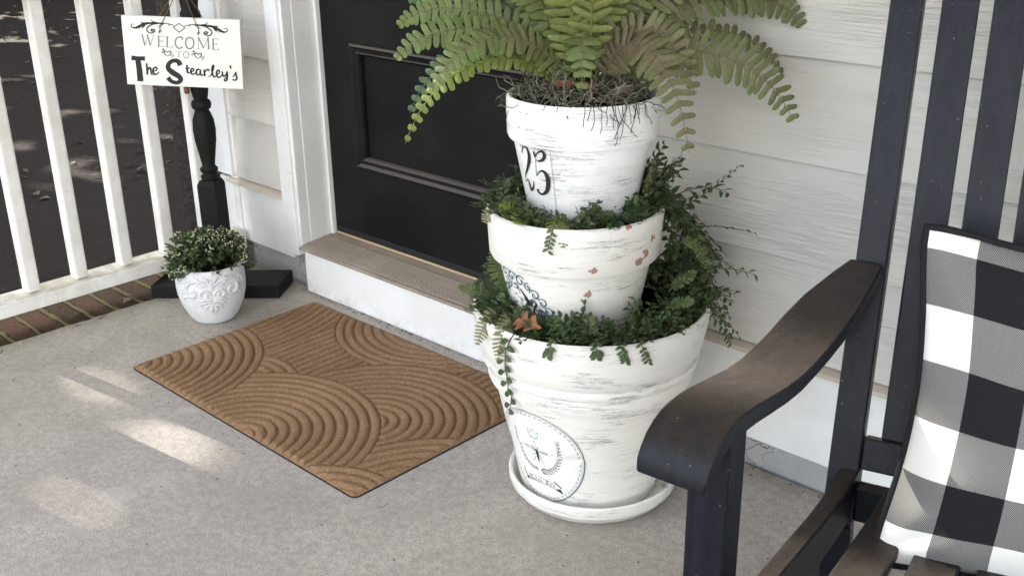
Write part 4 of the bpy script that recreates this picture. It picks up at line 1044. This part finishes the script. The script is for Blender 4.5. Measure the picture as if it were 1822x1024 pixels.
# ------------------------------------------------------------------ greenery in the two lower pots
rg = random.Random(17)
GI = [(.036, .068, .026), (.055, .095, .036), (.075, .120, .044), (.028, .052, .026), (.105, .135, .055), (.048, .085, .052), (.090, .092, .045), (.04, .075, .03)]
def sprig(mb, p, d_, L, droop, leaf, n, tint=None, st=None, wall=None):
    P = [p.copy()]; dd = d_.normalized(); m = 7
    for q in range(m):
        dd = (dd - UP*droop/m + rvec(rg)*.10).normalized(); P.append(P[-1] + dd*(L/m))
    if wall:      # stay inside the pot or climb over its rim
        c_, rw, zr = wall
        for q in range(m+1):
            if (P[q] - c_).xy.length > rw - .012: P[q].z = max(P[q].z, zr + .007)
    mb.cur = (.06, .055, .03); mb.tube(P, [lerp(.0013, .0006, q/m) for q in range(m+1)], 3, False)
    base = tint or rg.choice(GI); tw = rg.uniform(0, 6.28)
    for q in range(n):
        t = (q+.6)/n*m; i = min(m-1, int(t)); p_ = lerp(P[i], P[i+1], t-i); T = (P[i+1]-P[i]).normalized()
        s_ = T.cross(UP)
        if s_.length < .1: s_ = T.cross(CR)
        s_.normalize(); nn = s_.cross(T)
        a = tw + (pi if q % 2 else 0) + rg.uniform(-.5, .5)
        out_ = s_*cos(a) + nn*sin(a)*.7
        if wall and (p_ - wall[0]).xy.length > wall[1] - .018 and out_.z < .15: out_.z = .35
        size = leaf*rg.uniform(.7, 1.2)*(1 - .45*q/n)
        leafq(mb, p_, out_*.8 + T*.6, nn + rvec(rg)*.3, size, size*rg.uniform(.48, .68), mixc3(base, rg.choice(GI), .35), .2, .18)
    return P
def ringplant(name, c, z, rin, rout, label, ntuft, bias, rw, zr):
    root = empty(name, (c.x, c.y, z), label, 'plant')
    fo = MB()
    for q in range(ntuft):
        a = rg.uniform(0, 2*pi); r_ = rin + (rout-rin)*sqrt(rg.random()); out_ = Vector((cos(a), sin(a), 0)); tang = Vector((-sin(a), cos(a), 0))
        p = Vector((c.x, c.y, z - .008)) + out_*r_
        w_ = bias(a)
        d_ = out_*rg.uniform(-.3, .45) + tang*rg.uniform(-.9, .9) + UP*rg.uniform(.2, .9)*w_
        sprig(fo, p, d_, rg.uniform(.04, .07)*w_, rg.uniform(.5, 1.4), rg.uniform(.018, .027), rg.randint(8, 11), None, None, (c, rw, zr))
    tag(fo.obj('foliage', M['leaf'], root), kind='stuff')
    return root
def face_az(c):   # azimuth that points to the right-hand rear, where the plants are thickest
    return atan2((CR*.95 + CF*.25).y, (CR*.95 + CF*.25).x)
ar = face_az(PM)
def bM_(a): return 1.0 + .45*max(0, cos(a - ar))**3
def bL_(a): return 1.0 + .35*max(0, cos(a - ar))**3
grM = ringplant('trailing_plant', PM, .606, .102, .148, 'dark green trailing plant in the middle pot spilling down its right side', 300, bM_, .163, .614)
grL = ringplant('bushy_plant', PL, .414, .140, .205, 'leafy greenery ringed around the middle pot inside the largest pot', 620, bL_, .226, .418)
def sprigpart(root, p, d_, L, droop, leaf, n, tint=None, name='sprig'):
    mb = MB(); sprig(mb, p, d_, L, droop, leaf, n, tint); return mb.obj(name, M['leaf'], root)
def R3(c, r, f, z): return Vector((c.x, c.y, 0)) + CR*r + CF*f + UP*z
# upright heap right of the top pot
for q in range(22):
    p = R3(PM, rg.uniform(.085, .150), rg.uniform(-.05, .09), rg.uniform(.60, .63))
    sprigpart(grM, p, CR*rg.uniform(-.25, .5) + CF*rg.uniform(-.4, .3) + UP*rg.uniform(.5, 1.0), rg.uniform(.06, .125), rg.uniform(.3, 1.1), .027, 12)
# cascade down the right side
for q in range(21):
    p = R3(PM, rg.uniform(.14, .18), rg.uniform(-.05, .10), rg.uniform(.57, .625))
    sprigpart(grM, p, CR*rg.uniform(.35, 1.1) + CF*rg.uniform(-.5, .5) + UP*rg.uniform(-.35, .45), rg.uniform(.09, .19), rg.uniform(.9, 2.2), .029, 13)
for q in range(15):
    p = R3(PM, rg.uniform(.165, .225), rg.uniform(-.04, .10), rg.uniform(.47, .57))
    sprigpart(grM, p, CR*rg.uniform(.2, .8) + CF*rg.uniform(-.6, .4) - UP*rg.uniform(0, .6), rg.uniform(.08, .15), rg.uniform(.5, 1.4), .025, 13)
sprigpart(grM, R3(PM, .19, .02, .585), CR*.9 + UP*.42 - CF*.1, .155, -.25, .019, 20, (.06, .075, .045))
sprigpart(grM, R3(PM, .185, .0, .56), CR*1.0 + UP*.02, .165, .15, .017, 20, (.045, .075, .03))
sprigpart(grM, R3(PM, .20, -.02, .55), CR*.8 - UP*.45, .15, .3, .016, 18, (.08, .10, .045))
for q in range(18):
    p = R3(PL, rg.uniform(.15, .215), rg.uniform(-.03, .09), rg.uniform(.40, .46))
    sprigpart(grL, p, CR*rg.uniform(-.1, .9) + CF*rg.uniform(-.5, .3) + UP*rg.uniform(-.3, .8), rg.uniform(.07, .14), rg.uniform(.6, 1.8), .025, 12)
# sprays over the front rims, lying against the outside of the pot
def overrim(root, c, prof, ang, z0, r0_, L, lf, tint, lean=0.0):
    a0_ = facing(c) + ang; f_ = surf(c, prof, 0); P = []
    for q in range(8):
        t = q/7; a = a0_ + lean*t; zz = z0 + .010*sin(pi*min(1, t*2.2)) - L*max(0, t-.25)**1.3
        r_ = lerp(r0_ - .03, r0_ + .004, min(1, t/.35)) if t < .35 else max((f_(0, min(zz, z0-.004)).x - c.x) + .005, r0_ - .012)
        P.append(Vector((c.x + r_*cos(a), c.y + r_*sin(a), zz)))
    mb = MB(); mb.cur = (.06, .06, .03); mb.tube(P, .0009, 4)
    on_ = Vector((cos(a0_), sin(a0_), 0)); tg = Vector((-sin(a0_), cos(a0_), 0))
    for q in range(2, 15):
        t = q/14*7; i_ = min(6, int(t)); p = lerp(P[i_], P[i_+1], t-i_); sd = -1 if q % 2 else 1
        leafq(mb, p + on_*.001, tg*sd*.8 - UP*.5 + on_*.25, on_ + UP*.2, lf*rg.uniform(.8, 1.2), lf*.5, mixc3(tint, rg.choice(GI), .3), .15, .2)
    mb.obj('sprig', M['leaf'], root)
overrim(grM, PM, profM, -.20, .614, .167, .055, .012, (.11, .13, .05), -.08); overrim(grL, PL, profL, .22, .418, .230, .040, .013, (.06, .10, .035), .05)
overrim(grL, PL, profL, .36, .418, .230, .052, .012, (.09, .11, .04), .1); overrim(grL, PL, profL, .05, .418, .230, .022, .014, (.05, .08, .035), .0); overrim(grL, PL, profL, -.28, .418, .230, .030, .013, (.05, .085, .03), -.05)
# ivy strand hanging over the front left of the large pot
aiv = facing(PL) - .62
iv = MB(); Pv = []
for q in range(15):
    t = q/14; z_ = .424 - .178*t; a = aiv - .24*t - .05*sin(5*t)
    rr = .232 if z_ > .40 else surf(PL, profL, 0)(0, max(.26, z_)).x - PL.x
    rr = max(rr, .2145 if z_ > .29 else .204) + .004
    Pv.append(Vector((PL.x + rr*cos(a), PL.y + rr*sin(a), z_)))
iv.cur = (.05, .05, .02); iv.tube([Pv[0] - Vector((cos(aiv), sin(aiv), 0))*.04] + Pv, .0012, 4)
for q in range(1, 15):
    a = aiv; sd = (-1 if q % 2 else 1)
    tg = Vector((-sin(a), cos(a), 0)); on_ = Vector((cos(a), sin(a), 0))
    leafq(iv, Pv[q] + on_*.002, tg*sd*.9 - UP*.35 + on_*.25, on_ + UP*.3, .021*(1.1-.03*q), .0125, rg.choice([(.03, .06, .022), (.045, .075, .03), (.06, .09, .04)]), .15, .2)
iv.obj('ivy_strand', M['leaf'], grL)
# small fern sprays
PALE = ((.20, .20, .10), (.26, .25, .13)); LIME = ((.13, .17, .03), (.22, .28, .05)); DKF = ((.06, .085, .03), (.10, .13, .045))
def spray(root, c, ang, r0_, z0, outd, updn, L, wd, hue, tang=0.0):
    a = facing(c) + ang; on_ = Vector((cos(a), sin(a), 0)); tg = Vector((-sin(a), cos(a), 0))
    b = Vector((c.x, c.y, z0)) + on_*r0_
    tip = b + on_*outd + tg*tang + UP*updn
    frond(b, b + on_*outd*.35 + UP*(abs(updn)*.25 + .012) + tg*tang*.2, b + on_*outd*.8 + tg*tang*.7 + UP*(updn*.45 + .012), tip, wd, hue, 0, int(L), .4, 'fern_spray', root, .2, 'fern')
spray(grL, PL, -.80, .195, .425, .050, -.060, 16, .017, PALE, .012); spray(grL, PL, -1.0, .195, .420, .055, -.045, 15, .016, PALE)
spray(grL, PL, -1.25, .150, .43, .045, .10, 18, .018, DKF, -.01); spray(grL, PL, -1.35, .17, .42, .085, .025, 16, .012, DKF, -.04)
spray(grM, PM, -.95, .125, .612, .040, .012, 14, .016, LIME); spray(grM, PM, -.75, .125, .612, .045, .004, 14, .018, LIME, .02); spray(grM, PM, -.30, .12, .615, .048, -.012, 14, .017, LIME, .02)
spray(grM, PM, -.12, .13, .612, .040, -.030, 13, .016, PALE); spray(grM, PM, -1.2, .13, .61, .05, -.015, 14, .015, PALE)
spray(grL, PL, .95, .17, .44, .06, .03, 16, .011, DKF); spray(grL, PL, 1.15, .16, .46, .05, .05, 16, .011, DKF); spray(grL, PL, -.5, .18, .42, .04, .02, 14, .016, DKF); spray(grL, PL, -.05, .15, .42, .03, .04, 12, .012, DKF)
spray(grM, PM, 1.3, .20, .55, .06, -.05, 16, .011, DKF)

# ------------------------------------------------------------------ dry leaves
def dryleaf(name, p, d_, nrm, L, W, lobes, col, label, thick=.0):
    mb = MB(); d_ = d_.normalized(); s_ = d_.cross(nrm).normalized(); n2 = s_.cross(d_)
    n = 26; ctr = []; L1 = []; L2 = []
    for q in range(n+1):
        t = q/n; w_ = W/2*(sin(pi*min(1, t*1.02))**.7)*(1 + .45*sin(lobes*2*pi*t))*(1 if t < .97 else .3)
        bend = n2*(L*.10*sin(pi*t)) ; c_ = p + d_*L*t + bend
        ctr.append(c_); L1.append(c_ + s_*w_ + n2*w_*.35); L2.append(c_ - s_*w_ + n2*w_*.25)
    for q in range(n):
        mb.cur = tuple(x*rg.uniform(.85, 1.15) for x in col)
        mb.add([L1[q], ctr[q], L2[q], L1[q+1], ctr[q+1], L2[q+1]], [(0, 1, 4, 3), (1, 2, 5, 4)])
    mb.cur = tuple(x*.7 for x in col); mb.tube([p - d_*L*.18, p], .0010, 4)
    o = mb.obj(name, M['dry'], None); return tag(o, label, 'leaf')
a = facing(PL) - .55; on_ = Vector((cos(a), sin(a), 0)); tg = Vector((-sin(a), cos(a), 0))
dryleaf('dry_leaf', Vector((PL.x, PL.y, .431)) + on_*.205 - tg*.038, tg*.95 + on_*.15 + UP*.12, on_*.6 + UP*.8, .070, .032, 3.2, (.27, .125, .062), 'rust brown oak leaf lying on the front rim of the largest pot')
dryleaf('dry_leaf', R3(PS, -.060, -.045, .846), CR*.9 - CF*.1 - UP*.10, UP*.7 - CF*.6, .085, .016, 1.5, (.24, .095, .05), 'curled reddish bark strip on the moss in the top pot')
dryleaf('dry_leaf', R3(PS, .050, -.075, .838), CR*.8 + CF*.3, UP*.6 - CF*.7, .035, .022, 2.2, (.22, .145, .10), 'crumpled tan leaf on the moss under the fern')
dryleaf('dry_leaf', Vector((-2.925, 1.405, -.004)), Vector((.2, -.9, .02)), UP, .060, .030, 3.0, (.30, .23, .19), 'pale dry oak leaf on the bricks beside the sign base')
dryleaf('dry_leaf', R3(PM, .02, -.128, .618), CR*.95 + CF*.1, UP*.8 - CF*.5, .045, .016, 1.2, (.20, .085, .045), 'rusty leaf scrap in the greenery of the middle pot')

# ------------------------------------------------------------------ rocking chair
CO = Vector((-.591, 1.287, 0)); CU = Vector((.9613, .2756, 0)); CS = Vector((.2756, -.9613, 0))   # lateral, forward
def W3(u, s, z): return CO + CU*u + CS*s + UP*z
chair = empty('rocking_chair', W3(.27, .1, 0), 'dark brown-black wooden rocking chair with slatted back at the right', 'rocking chair')
LEAN = radians(16)
def BK(u, v, d_=0.0):     # point in the plane of the back : v up along the back, d forward
    return CO + UP*.367 + CU*(u - .022*v) + (UP*cos(LEAN) - CS*sin(LEAN))*v + (CS*cos(LEAN) + UP*sin(LEAN))*d_
def bar(name, u0, u1, v0, v1, d0, d1, bev=.003, taper=0):
    mb = MB(); P = []
    for v in (v0, v1):
        P += [BK(u0, v, d1), BK(u1, v, d1), BK(u1, v, d0), BK(u0, v, d0)]
    mb.hexa(P); return mb.obj(name, M['wood'], chair, bevel=bev)
for u in (.004, .536): bar('back_post', u - .0215, u + .0215, -.05, .86, -.030, .002)
for u in (.004, .536):   # rear legs carry the posts down to the rockers
    mb = MB(); P = [W3(u-.0215, -.06, .045), W3(u+.0215, -.06, .045), W3(u+.0215, -.105, .045), W3(u-.0215, -.105, .045)]
    Q = [BK(u-.0215, -.051, .002), BK(u+.0215, -.051, .002), BK(u+.0215, -.051, -.030), BK(u-.0215, -.051, -.030)]
    mb.hexa(P + Q); mb.obj('rear_leg', M['wood'], chair, bevel=.003)
for u in (.072, .137, .2025, .268, .3335, .399, .4645): bar('back_slat', u - .0235, u + .0235, .0835, .815, -.022, -.008)
bar('back_rail', .026, .514, .036, .083, -.028, -.002); bar('back_rail', .026, .514, .8155, .885, -.028, -.002)
def sidepath(hd_u, hd_s, u0, s0, pts): return [(u0 + hd_u*s, s0 + hd_s*s, z) for (s, z) in pts]
ARM = [(0.0, 0.6894, 0.6644), (0.0288, 0.674, 0.651), (0.0769, 0.6519, 0.6298), (0.125, 0.6365, 0.6154), (0.1683, 0.6279, 0.6077), (0.2115, 0.6221, 0.6019), (0.2548, 0.6192, 0.5981), (0.2981, 0.6221, 0.6), (0.3394, 0.6279, 0.6048), (0.3846, 0.6346, 0.6106), (0.4134, 0.6375, 0.6125), (0.4375, 0.637, 0.6115), (0.4567, 0.6346, 0.6077), (0.4731, 0.6288, 0.601), (0.4875, 0.6202, 0.5923), (0.4981, 0.6087, 0.5837), (0.5048, 0.5971, 0.5788), (0.5077, 0.5856, 0.576)]
for sd in (1, -1):
    mb = MB(); mb.smooth = True; rows = []
    for (s, zt, zb_) in ARM:
        wd = lerp(.046, .087, min(1, s/.096)**.8) if s < .096 else .087
        q = []
        for (o_, z) in ((0, zt), (wd, zt), (wd, zb_), (0, zb_)):
            uu = .0146 - .173*s - .985*o_; ss = -.0801 + .985*s - .173*o_
            if sd < 0: uu = .54 - uu
            q.append(W3(uu, ss, z))
        rows.append(q)
    n = len(rows); vs = [p for q in rows for p in q]; fs = []
    for i in range(n-1):
        for e_ in range(4):
            f_ = (i*4+e_, i*4+(e_+1) % 4, (i+1)*4+(e_+1) % 4, (i+1)*4+e_); fs.append(f_ if sd > 0 else tuple(reversed(f_)))
    fs += [(3, 2, 1, 0) if sd > 0 else (0, 1, 2, 3), tuple((n-1)*4+i for i in ((0, 1, 2, 3) if sd > 0 else (3, 2, 1, 0)))]
    mb.add(vs, fs); o = mb.obj('armrest', M['wood'], chair, sharp=40, bevel=.004)
    # front leg
    mb = MB(); base_s, o0 = .431, .0096
    P = []
    for z in (.040, .604):
        for (a_, b_) in ((0, 0), (0, .052), (-.044, .052), (-.044, 0)):
            s = base_s + a_; o_ = o0 + b_
            uu = .0146 - .173*s - .985*o_; ss = -.0801 + .985*s - .173*o_
            if sd < 0: uu = .54 - uu
            P.append(W3(uu, ss, z))
    mb.hexa(P); mb.obj('front_leg', M['wood'], chair, bevel=.003)
    # seat side rail, dished
    top = [(-.03, .405), (.03, .392), (.075, .388), (.11, .387), (.19, .391), (.29, .396), (.36, .404), (.41, .415), (.45, .428), (.47, .428)]
    mb = MB(); rows = []
    for (s, z) in top:
        q = []
        for (o_, zz) in ((0, z), (.026, z), (.026, z - .066), (0, z - .066)):
            uu = -.002 - .139*s + o_; ss = .003 + .99*s
            if sd < 0: uu = .54 - uu
            q.append(W3(uu, ss, zz))
        rows.append(q)
    n = len(rows); vs = [p for q in rows for p in q]
    fs = [(i*4+e_, i*4+(e_+1) % 4, (i+1)*4+(e_+1) % 4, (i+1)*4+e_) for i in range(n-1) for e_ in range(4)] + [(3, 2, 1, 0), tuple((n-1)*4+i for i in range(4))]
    mb.smooth = True; mb.add(vs, fs); mb.obj('seat_rail', M['wood'], chair, sharp=35, bevel=.003)
    # rocker
    mb = MB(); rows = []
    for q in range(17):
        s = -.42 + q*.058; z = .0 + (s-.08)**2*.16 + .0006
        uc = (.004 if s < .1 else lerp(.004, -.10, min(1, (s-.1)/.25)))
        uc = -.045
        if sd < 0: uc = .54 - uc
        rows.append([W3(uc - .018, s, z + .045), W3(uc + .018, s, z + .045), W3(uc + .018, s, z), W3(uc - .018, s, z)])
    n = len(rows); vs = [p for q in rows for p in q]
    fs = [(i*4+e_, i*4+(e_+1) % 4, (i+1)*4+(e_+1) % 4, (i+1)*4+e_) for i in range(n-1) for e_ in range(4)] + [(3, 2, 1, 0), tuple((n-1)*4+i for i in range(4))]
    mb.add(vs, fs); mb.obj('rocker', M['wood'], chair, bevel=.003)
# seat slats running front to back, fanned
ST = [(.012, .394), (.06, .389), (.11, .388), (.16, .389), (.24, .392), (.32, .398), (.39, .408), (.44, .420)]
for q in range(6):
    f_ = (q + .5)/6
    mb = MB(); rows = []
    for (s, z) in ST:
        ul = lerp(.062 - .139*s*.95, .478 + .139*s*.95, (q)/6 + .012); ur = lerp(.062 - .139*s*.95, .478 + .139*s*.95, (q+1)/6 - .030)
        rows.append([W3(ul, s, z), W3(ur, s, z), W3(ur, s, z - .018), W3(ul, s, z - .018)])
    n = len(rows); vs = [p for r_ in rows for p in r_]
    fs = [(i*4+e_, i*4+(e_+1) % 4, (i+1)*4+(e_+1) % 4, (i+1)*4+e_) for i in range(n-1) for e_ in range(4)] + [(3, 2, 1, 0), tuple((n-1)*4+i for i in range(4))]
    mb.smooth = True; mb.add(vs, fs); mb.obj('seat_slat', M['wood'], chair, sharp=35, bevel=.004)
mb = MB(); mb.hexa([W3(.026, -.005, .318), W3(.514, -.005, .318), W3(.514, -.027, .318), W3(.026, -.027, .318), W3(.026, .010, .384), W3(.514, .010, .384), W3(.514, -.012, .384), W3(.026, -.012, .384)]); mb.obj('rear_seat_rail', M['wood'], chair, bevel=.003)
mb = MB(); mb.hexa([W3(-.04, .46, .33), W3(.58, .46, .33), W3(.58, .44, .33), W3(-.04, .44, .33), W3(-.04, .46, .40), W3(.58, .46, .40), W3(.58, .44, .40), W3(-.04, .44, .40)]); mb.obj('front_seat_rail', M['wood'], chair, bevel=.003)

# ------------------------------------------------------------------ pillow
PU, PV = .292, .174
PCN = CO + UP*.367 + CU*(PU - .022*PV) + (UP*cos(LEAN) - CS*sin(LEAN))*PV + (CS*cos(LEAN) + UP*sin(LEAN))*.125
pX = CU.copy(); pY = (UP*cos(LEAN) - CS*sin(LEAN)); pZ = (CS*cos(LEAN) + UP*sin(LEAN))
pil = bpy.data.objects.new('throw_pillow', None); S.collection.objects.link(pil); pil.empty_display_size = .05
pil.matrix_world = Matrix(((pX.x, pY.x, pZ.x, PCN.x), (pX.y, pY.y, pZ.y, PCN.y), (pX.z, pY.z, pZ.z, PCN.z), (0, 0, 0, 1)))
tag(pil, 'black and white buffalo check throw pillow with black piping on the rocking chair', 'pillow')
HW = .216
def pout(a, b):   # outline pinched between the ears
    x = HW*a*(1 - .11*(1 - b*b)**1.4 - .012*abs(b)**14); y = HW*1.03*b*(1 - .10*(1 - a*a)**1.4 - .012*abs(a)**14); return x, y
G = 80; mb = MB(); mb.smooth = True; vs = []; idx = {}; flat = []; wr_ = 0
for sd in (1, -1):
    for i in range(G+1):
        for jj in range(G+1):
            a, b = 2*i/G-1, 2*jj/G-1
            a = math.copysign(abs(a)**.85, a); b = math.copysign(abs(b)**.85, b)
            x, y = pout(a, b)
            th = .080*((1-a*a)**.62)*((1-b*b)**.62) if abs(a) < 1 and abs(b) < 1 else 0
            cr_ = abs(a*b); ra = atan2(1-abs(b), 1-abs(a)+1e-6)
            wr_ = 1.7*(.006*mnoise.noise(Vector((x*8, y*8, sd))) + .0075*cr_**1.5*sin(ra*9 + 3*a) * (1-abs(a))**.5*(1-abs(b))**.5*2.2 + .004*sin(x*38 + 4*mnoise.noise(Vector((x*6, y*6, 2))))*max(0, -b-.35) + .0045*mnoise.noise(Vector((x*4, y*30, sd*3)))*max(0, abs(a)-.5))
            z = sd*(th + (wr_*min(1, th/.03)))
            if abs(a) == 1 or abs(b) == 1:
                z = 0; key = (i, jj)
                if sd == -1: idx[(sd, i, jj)] = idx[(1, i, jj)]; continue
            idx[(sd, i, jj)] = len(vs); vs.append((x, y - .012*(1-b*b)*abs(a)*0, z)); flat.append((a*HW*.97 + .10*wr_, b*HW*1.03*.97 + .006*mnoise.noise(Vector((x*7, y*7, 9))), 0))
fs = []
for sd in (1, -1):
    for i in range(G):
        for jj in range(G):
            f_ = (idx[(sd, i, jj)], idx[(sd, i+1, jj)], idx[(sd, i+1, jj+1)], idx[(sd, i, jj+1)])
            fs.append(f_ if sd > 0 else tuple(reversed(f_)))
mb.add(vs, fs); cu = mb.obj('cushion', M['check'], pil, world=False)
at_ = cu.data.attributes.new('flat', 'FLOAT_VECTOR', 'POINT'); at_.data.foreach_set('vector', [c for p in flat for c in p])
path = []
for (i0, j0, i1, j1) in ((-1, -1, 1, -1), (1, -1, 1, 1), (1, 1, -1, 1), (-1, 1, -1, -1)):
    for q in range(28):
        t = q/28; x, y = pout(lerp(i0, i1, t), lerp(j0, j1, t)); path.append((x*1.004, y*1.004, .0015*mnoise.noise(Vector((x*30, y*30, 0)))))
path.append(path[0])
mb = MB(); mb.smooth = True; mb.tube(path, .0052, 8, False); mb.obj('piping', M['piping'], pil, world=False)

# ------------------------------------------------------------------ trunk and shading foliage outside
rt = random.Random(77)
GARM = [(-.655, 1.085, .622), (-.630, 1.10, .622)]
GFLOOR = [(-2.14, .895, -.024), (-1.95, 1.035, -.031), (-1.76, .775, -.019), (-2.02, .73, -.022), (-2.42, 1.02, -.027)]
GAPS = [(Vector(ARMP), .024) for ARMP in GARM] + [(Vector((-.545, 1.005, .40)), -.03),
        (FC + CR*-.245 - CF*.09 + UP*.07, -.008), (FC + CR*-.33 + UP*.085, -.014), (FC + CR*-.33 + CF*.05 + UP*.12, -.04)]
for (a_, b_, r_) in GFLOOR: GAPS.append((Vector((a_, b_, 0)), r_))
DAP = [(-10.52, 4.2, .10), (-8.71, 3.38, .04), (-12.2, 5.04, .12), (-10.54, 4.75, .0), (-5.54, 2.48, .0), (-5.9, 3.1, -.06)]
# the slim dark trunk just outside the railing
rt2 = empty('slim_tree', (-3.485, 1.99, -.36), 'dark slim tree trunk just outside the railing behind the sign', 'tree')
mb = MB(); mb.smooth = True
mb.tube([Vector((-3.485 + .015*sin(q*1.3), 1.99 + .012*cos(q*1.7), -.36 + q*.2)) for q in range(16)], [.085 + .006*sin(q*2.1) for q in range(16)], 14); mb.obj('trunk', M['bark'], rt2)

# unseen leafy screen added to block left sky and sun, gaps cut for dapples
hd = empty('shade_screen', (-15.5, 0, -.35), 'unseen tall leafy screen left of the porch, added to block sun and sky', 'shade_screen')
mb = MB(); rh = random.Random(4)
GH = [(Vector((a, b, -.34)), r) for (a, b, r) in DAP]
def near_gap(p, L_, m_): return any(((p - g) - SUN_L*(p - g).dot(SUN_L)).length < r_ + m_ for (g, r_) in L_)
GREENS = [(.035, .06, .02), (.05, .08, .03), (.025, .045, .016)]
for q in range(52000):
    y = rh.uniform(-13, 14); z = rh.uniform(-.3, 13 + .8*mnoise.noise(Vector((y*.4, 0, 0)))); p = Vector((-15.8 + rh.uniform(-.7, .5), y, z))
    if -2.4 < y < .6 and 7.2 < z < 12: continue
    if near_gap(p, GH, .16): continue
    leafq(mb, p, rvec(rh), Vector((1, 0, .4)) + rvec(rh)*.6, rh.uniform(.26, .40), rh.uniform(.2, .3), rh.choice(GREENS), .1, .1)
for q in range(26000):     # smaller leaves fill the sun's path, leaving gaps for the sun patches
    p = Vector((-15.8 + rh.uniform(-.7, .5), rh.uniform(-2.6, .8), rh.uniform(7.0, 12.2)))
    if near_gap(p, GAPS, .115): continue
    leafq(mb, p, rvec(rh), Vector((1, 0, -.6)) + rvec(rh)*.5, rh.uniform(.11, .16), rh.uniform(.09, .13), rh.choice(GREENS), .1, .1)
tag(mb.obj('foliage', M['canopy'], hd), kind='stuff')
# fallen leaves and chips over the dark soil outside
mb = MB(); rl = random.Random(9)
for q in range(170):
    if rl.random() < .6: a_, b_, r_ = rl.choice(DAP); x, y = rl.gauss(a_, .35), rl.gauss(b_, .3)
    else: x, y = rl.uniform(-14.3, -3.4), 0; y = rl.uniform(.3, 1.0)*(-x)*.62
    if x > -3.3: continue
    leafq(mb, Vector((x, y, -.335 + rl.uniform(0, .012))), Vector((rl.uniform(-1, 1), rl.uniform(-1, 1), rl.uniform(-.1, .3))), UP + rvec(rl)*.4, rl.uniform(.04, .08), rl.uniform(.025, .05), rl.choice([(.07, .055, .042), (.10, .08, .06), (.035, .028, .024), (.05, .036, .027), (.03, .025, .022)]), .2, .1)
tag(mb.obj('leaf_litter', M['dry']), 'fallen leaves and bark chips scattered over the dark soil beyond the railing', 'leaf litter', None, 'stuff')
# grit and twigs blown against the step and over the slab
mb = MB(); rd = random.Random(31)
for q in range(420):
    m_ = rd.random()
    if m_ < .35: x, y = rd.uniform(-2.6, -1.5), 1.772 - abs(rd.gauss(0, .012))
    elif m_ < .55: x, y = rd.uniform(-1.2, -.3), 1.805 - abs(rd.gauss(0, .02))
    elif m_ < .68: x, y = -2.862 + abs(rd.gauss(0, .03)), rd.uniform(.6, 1.6)
    else: x, y = rd.uniform(-2.7, -.4), rd.uniform(.7, 1.75)
    if MX - .01 < x < MX + MWX + .01 and MY - .01 < y < MY + MWY + .01 and m_ > .68: continue
    mb.cur = rd.choice([(.05, .04, .03), (.09, .07, .05), (.03, .025, .02), (.16, .12, .08), (.35, .33, .3)])
    a = rd.uniform(0, 6.28); L = rd.uniform(.0015, .006) if rd.random() < .92 else rd.uniform(.012, .03); p = Vector((x, y, .0016))
    mb.tube([p, p + Vector((cos(a), sin(a), .1))*L*.5, p + Vector((cos(a+.5), sin(a+.5), .05))*L], [.0007, .0011, .0005], 4)
tag(mb.obj('grit', M['dry']), 'grit and tiny twigs scattered over the porch floor and along the step', 'debris', None, 'stuff')
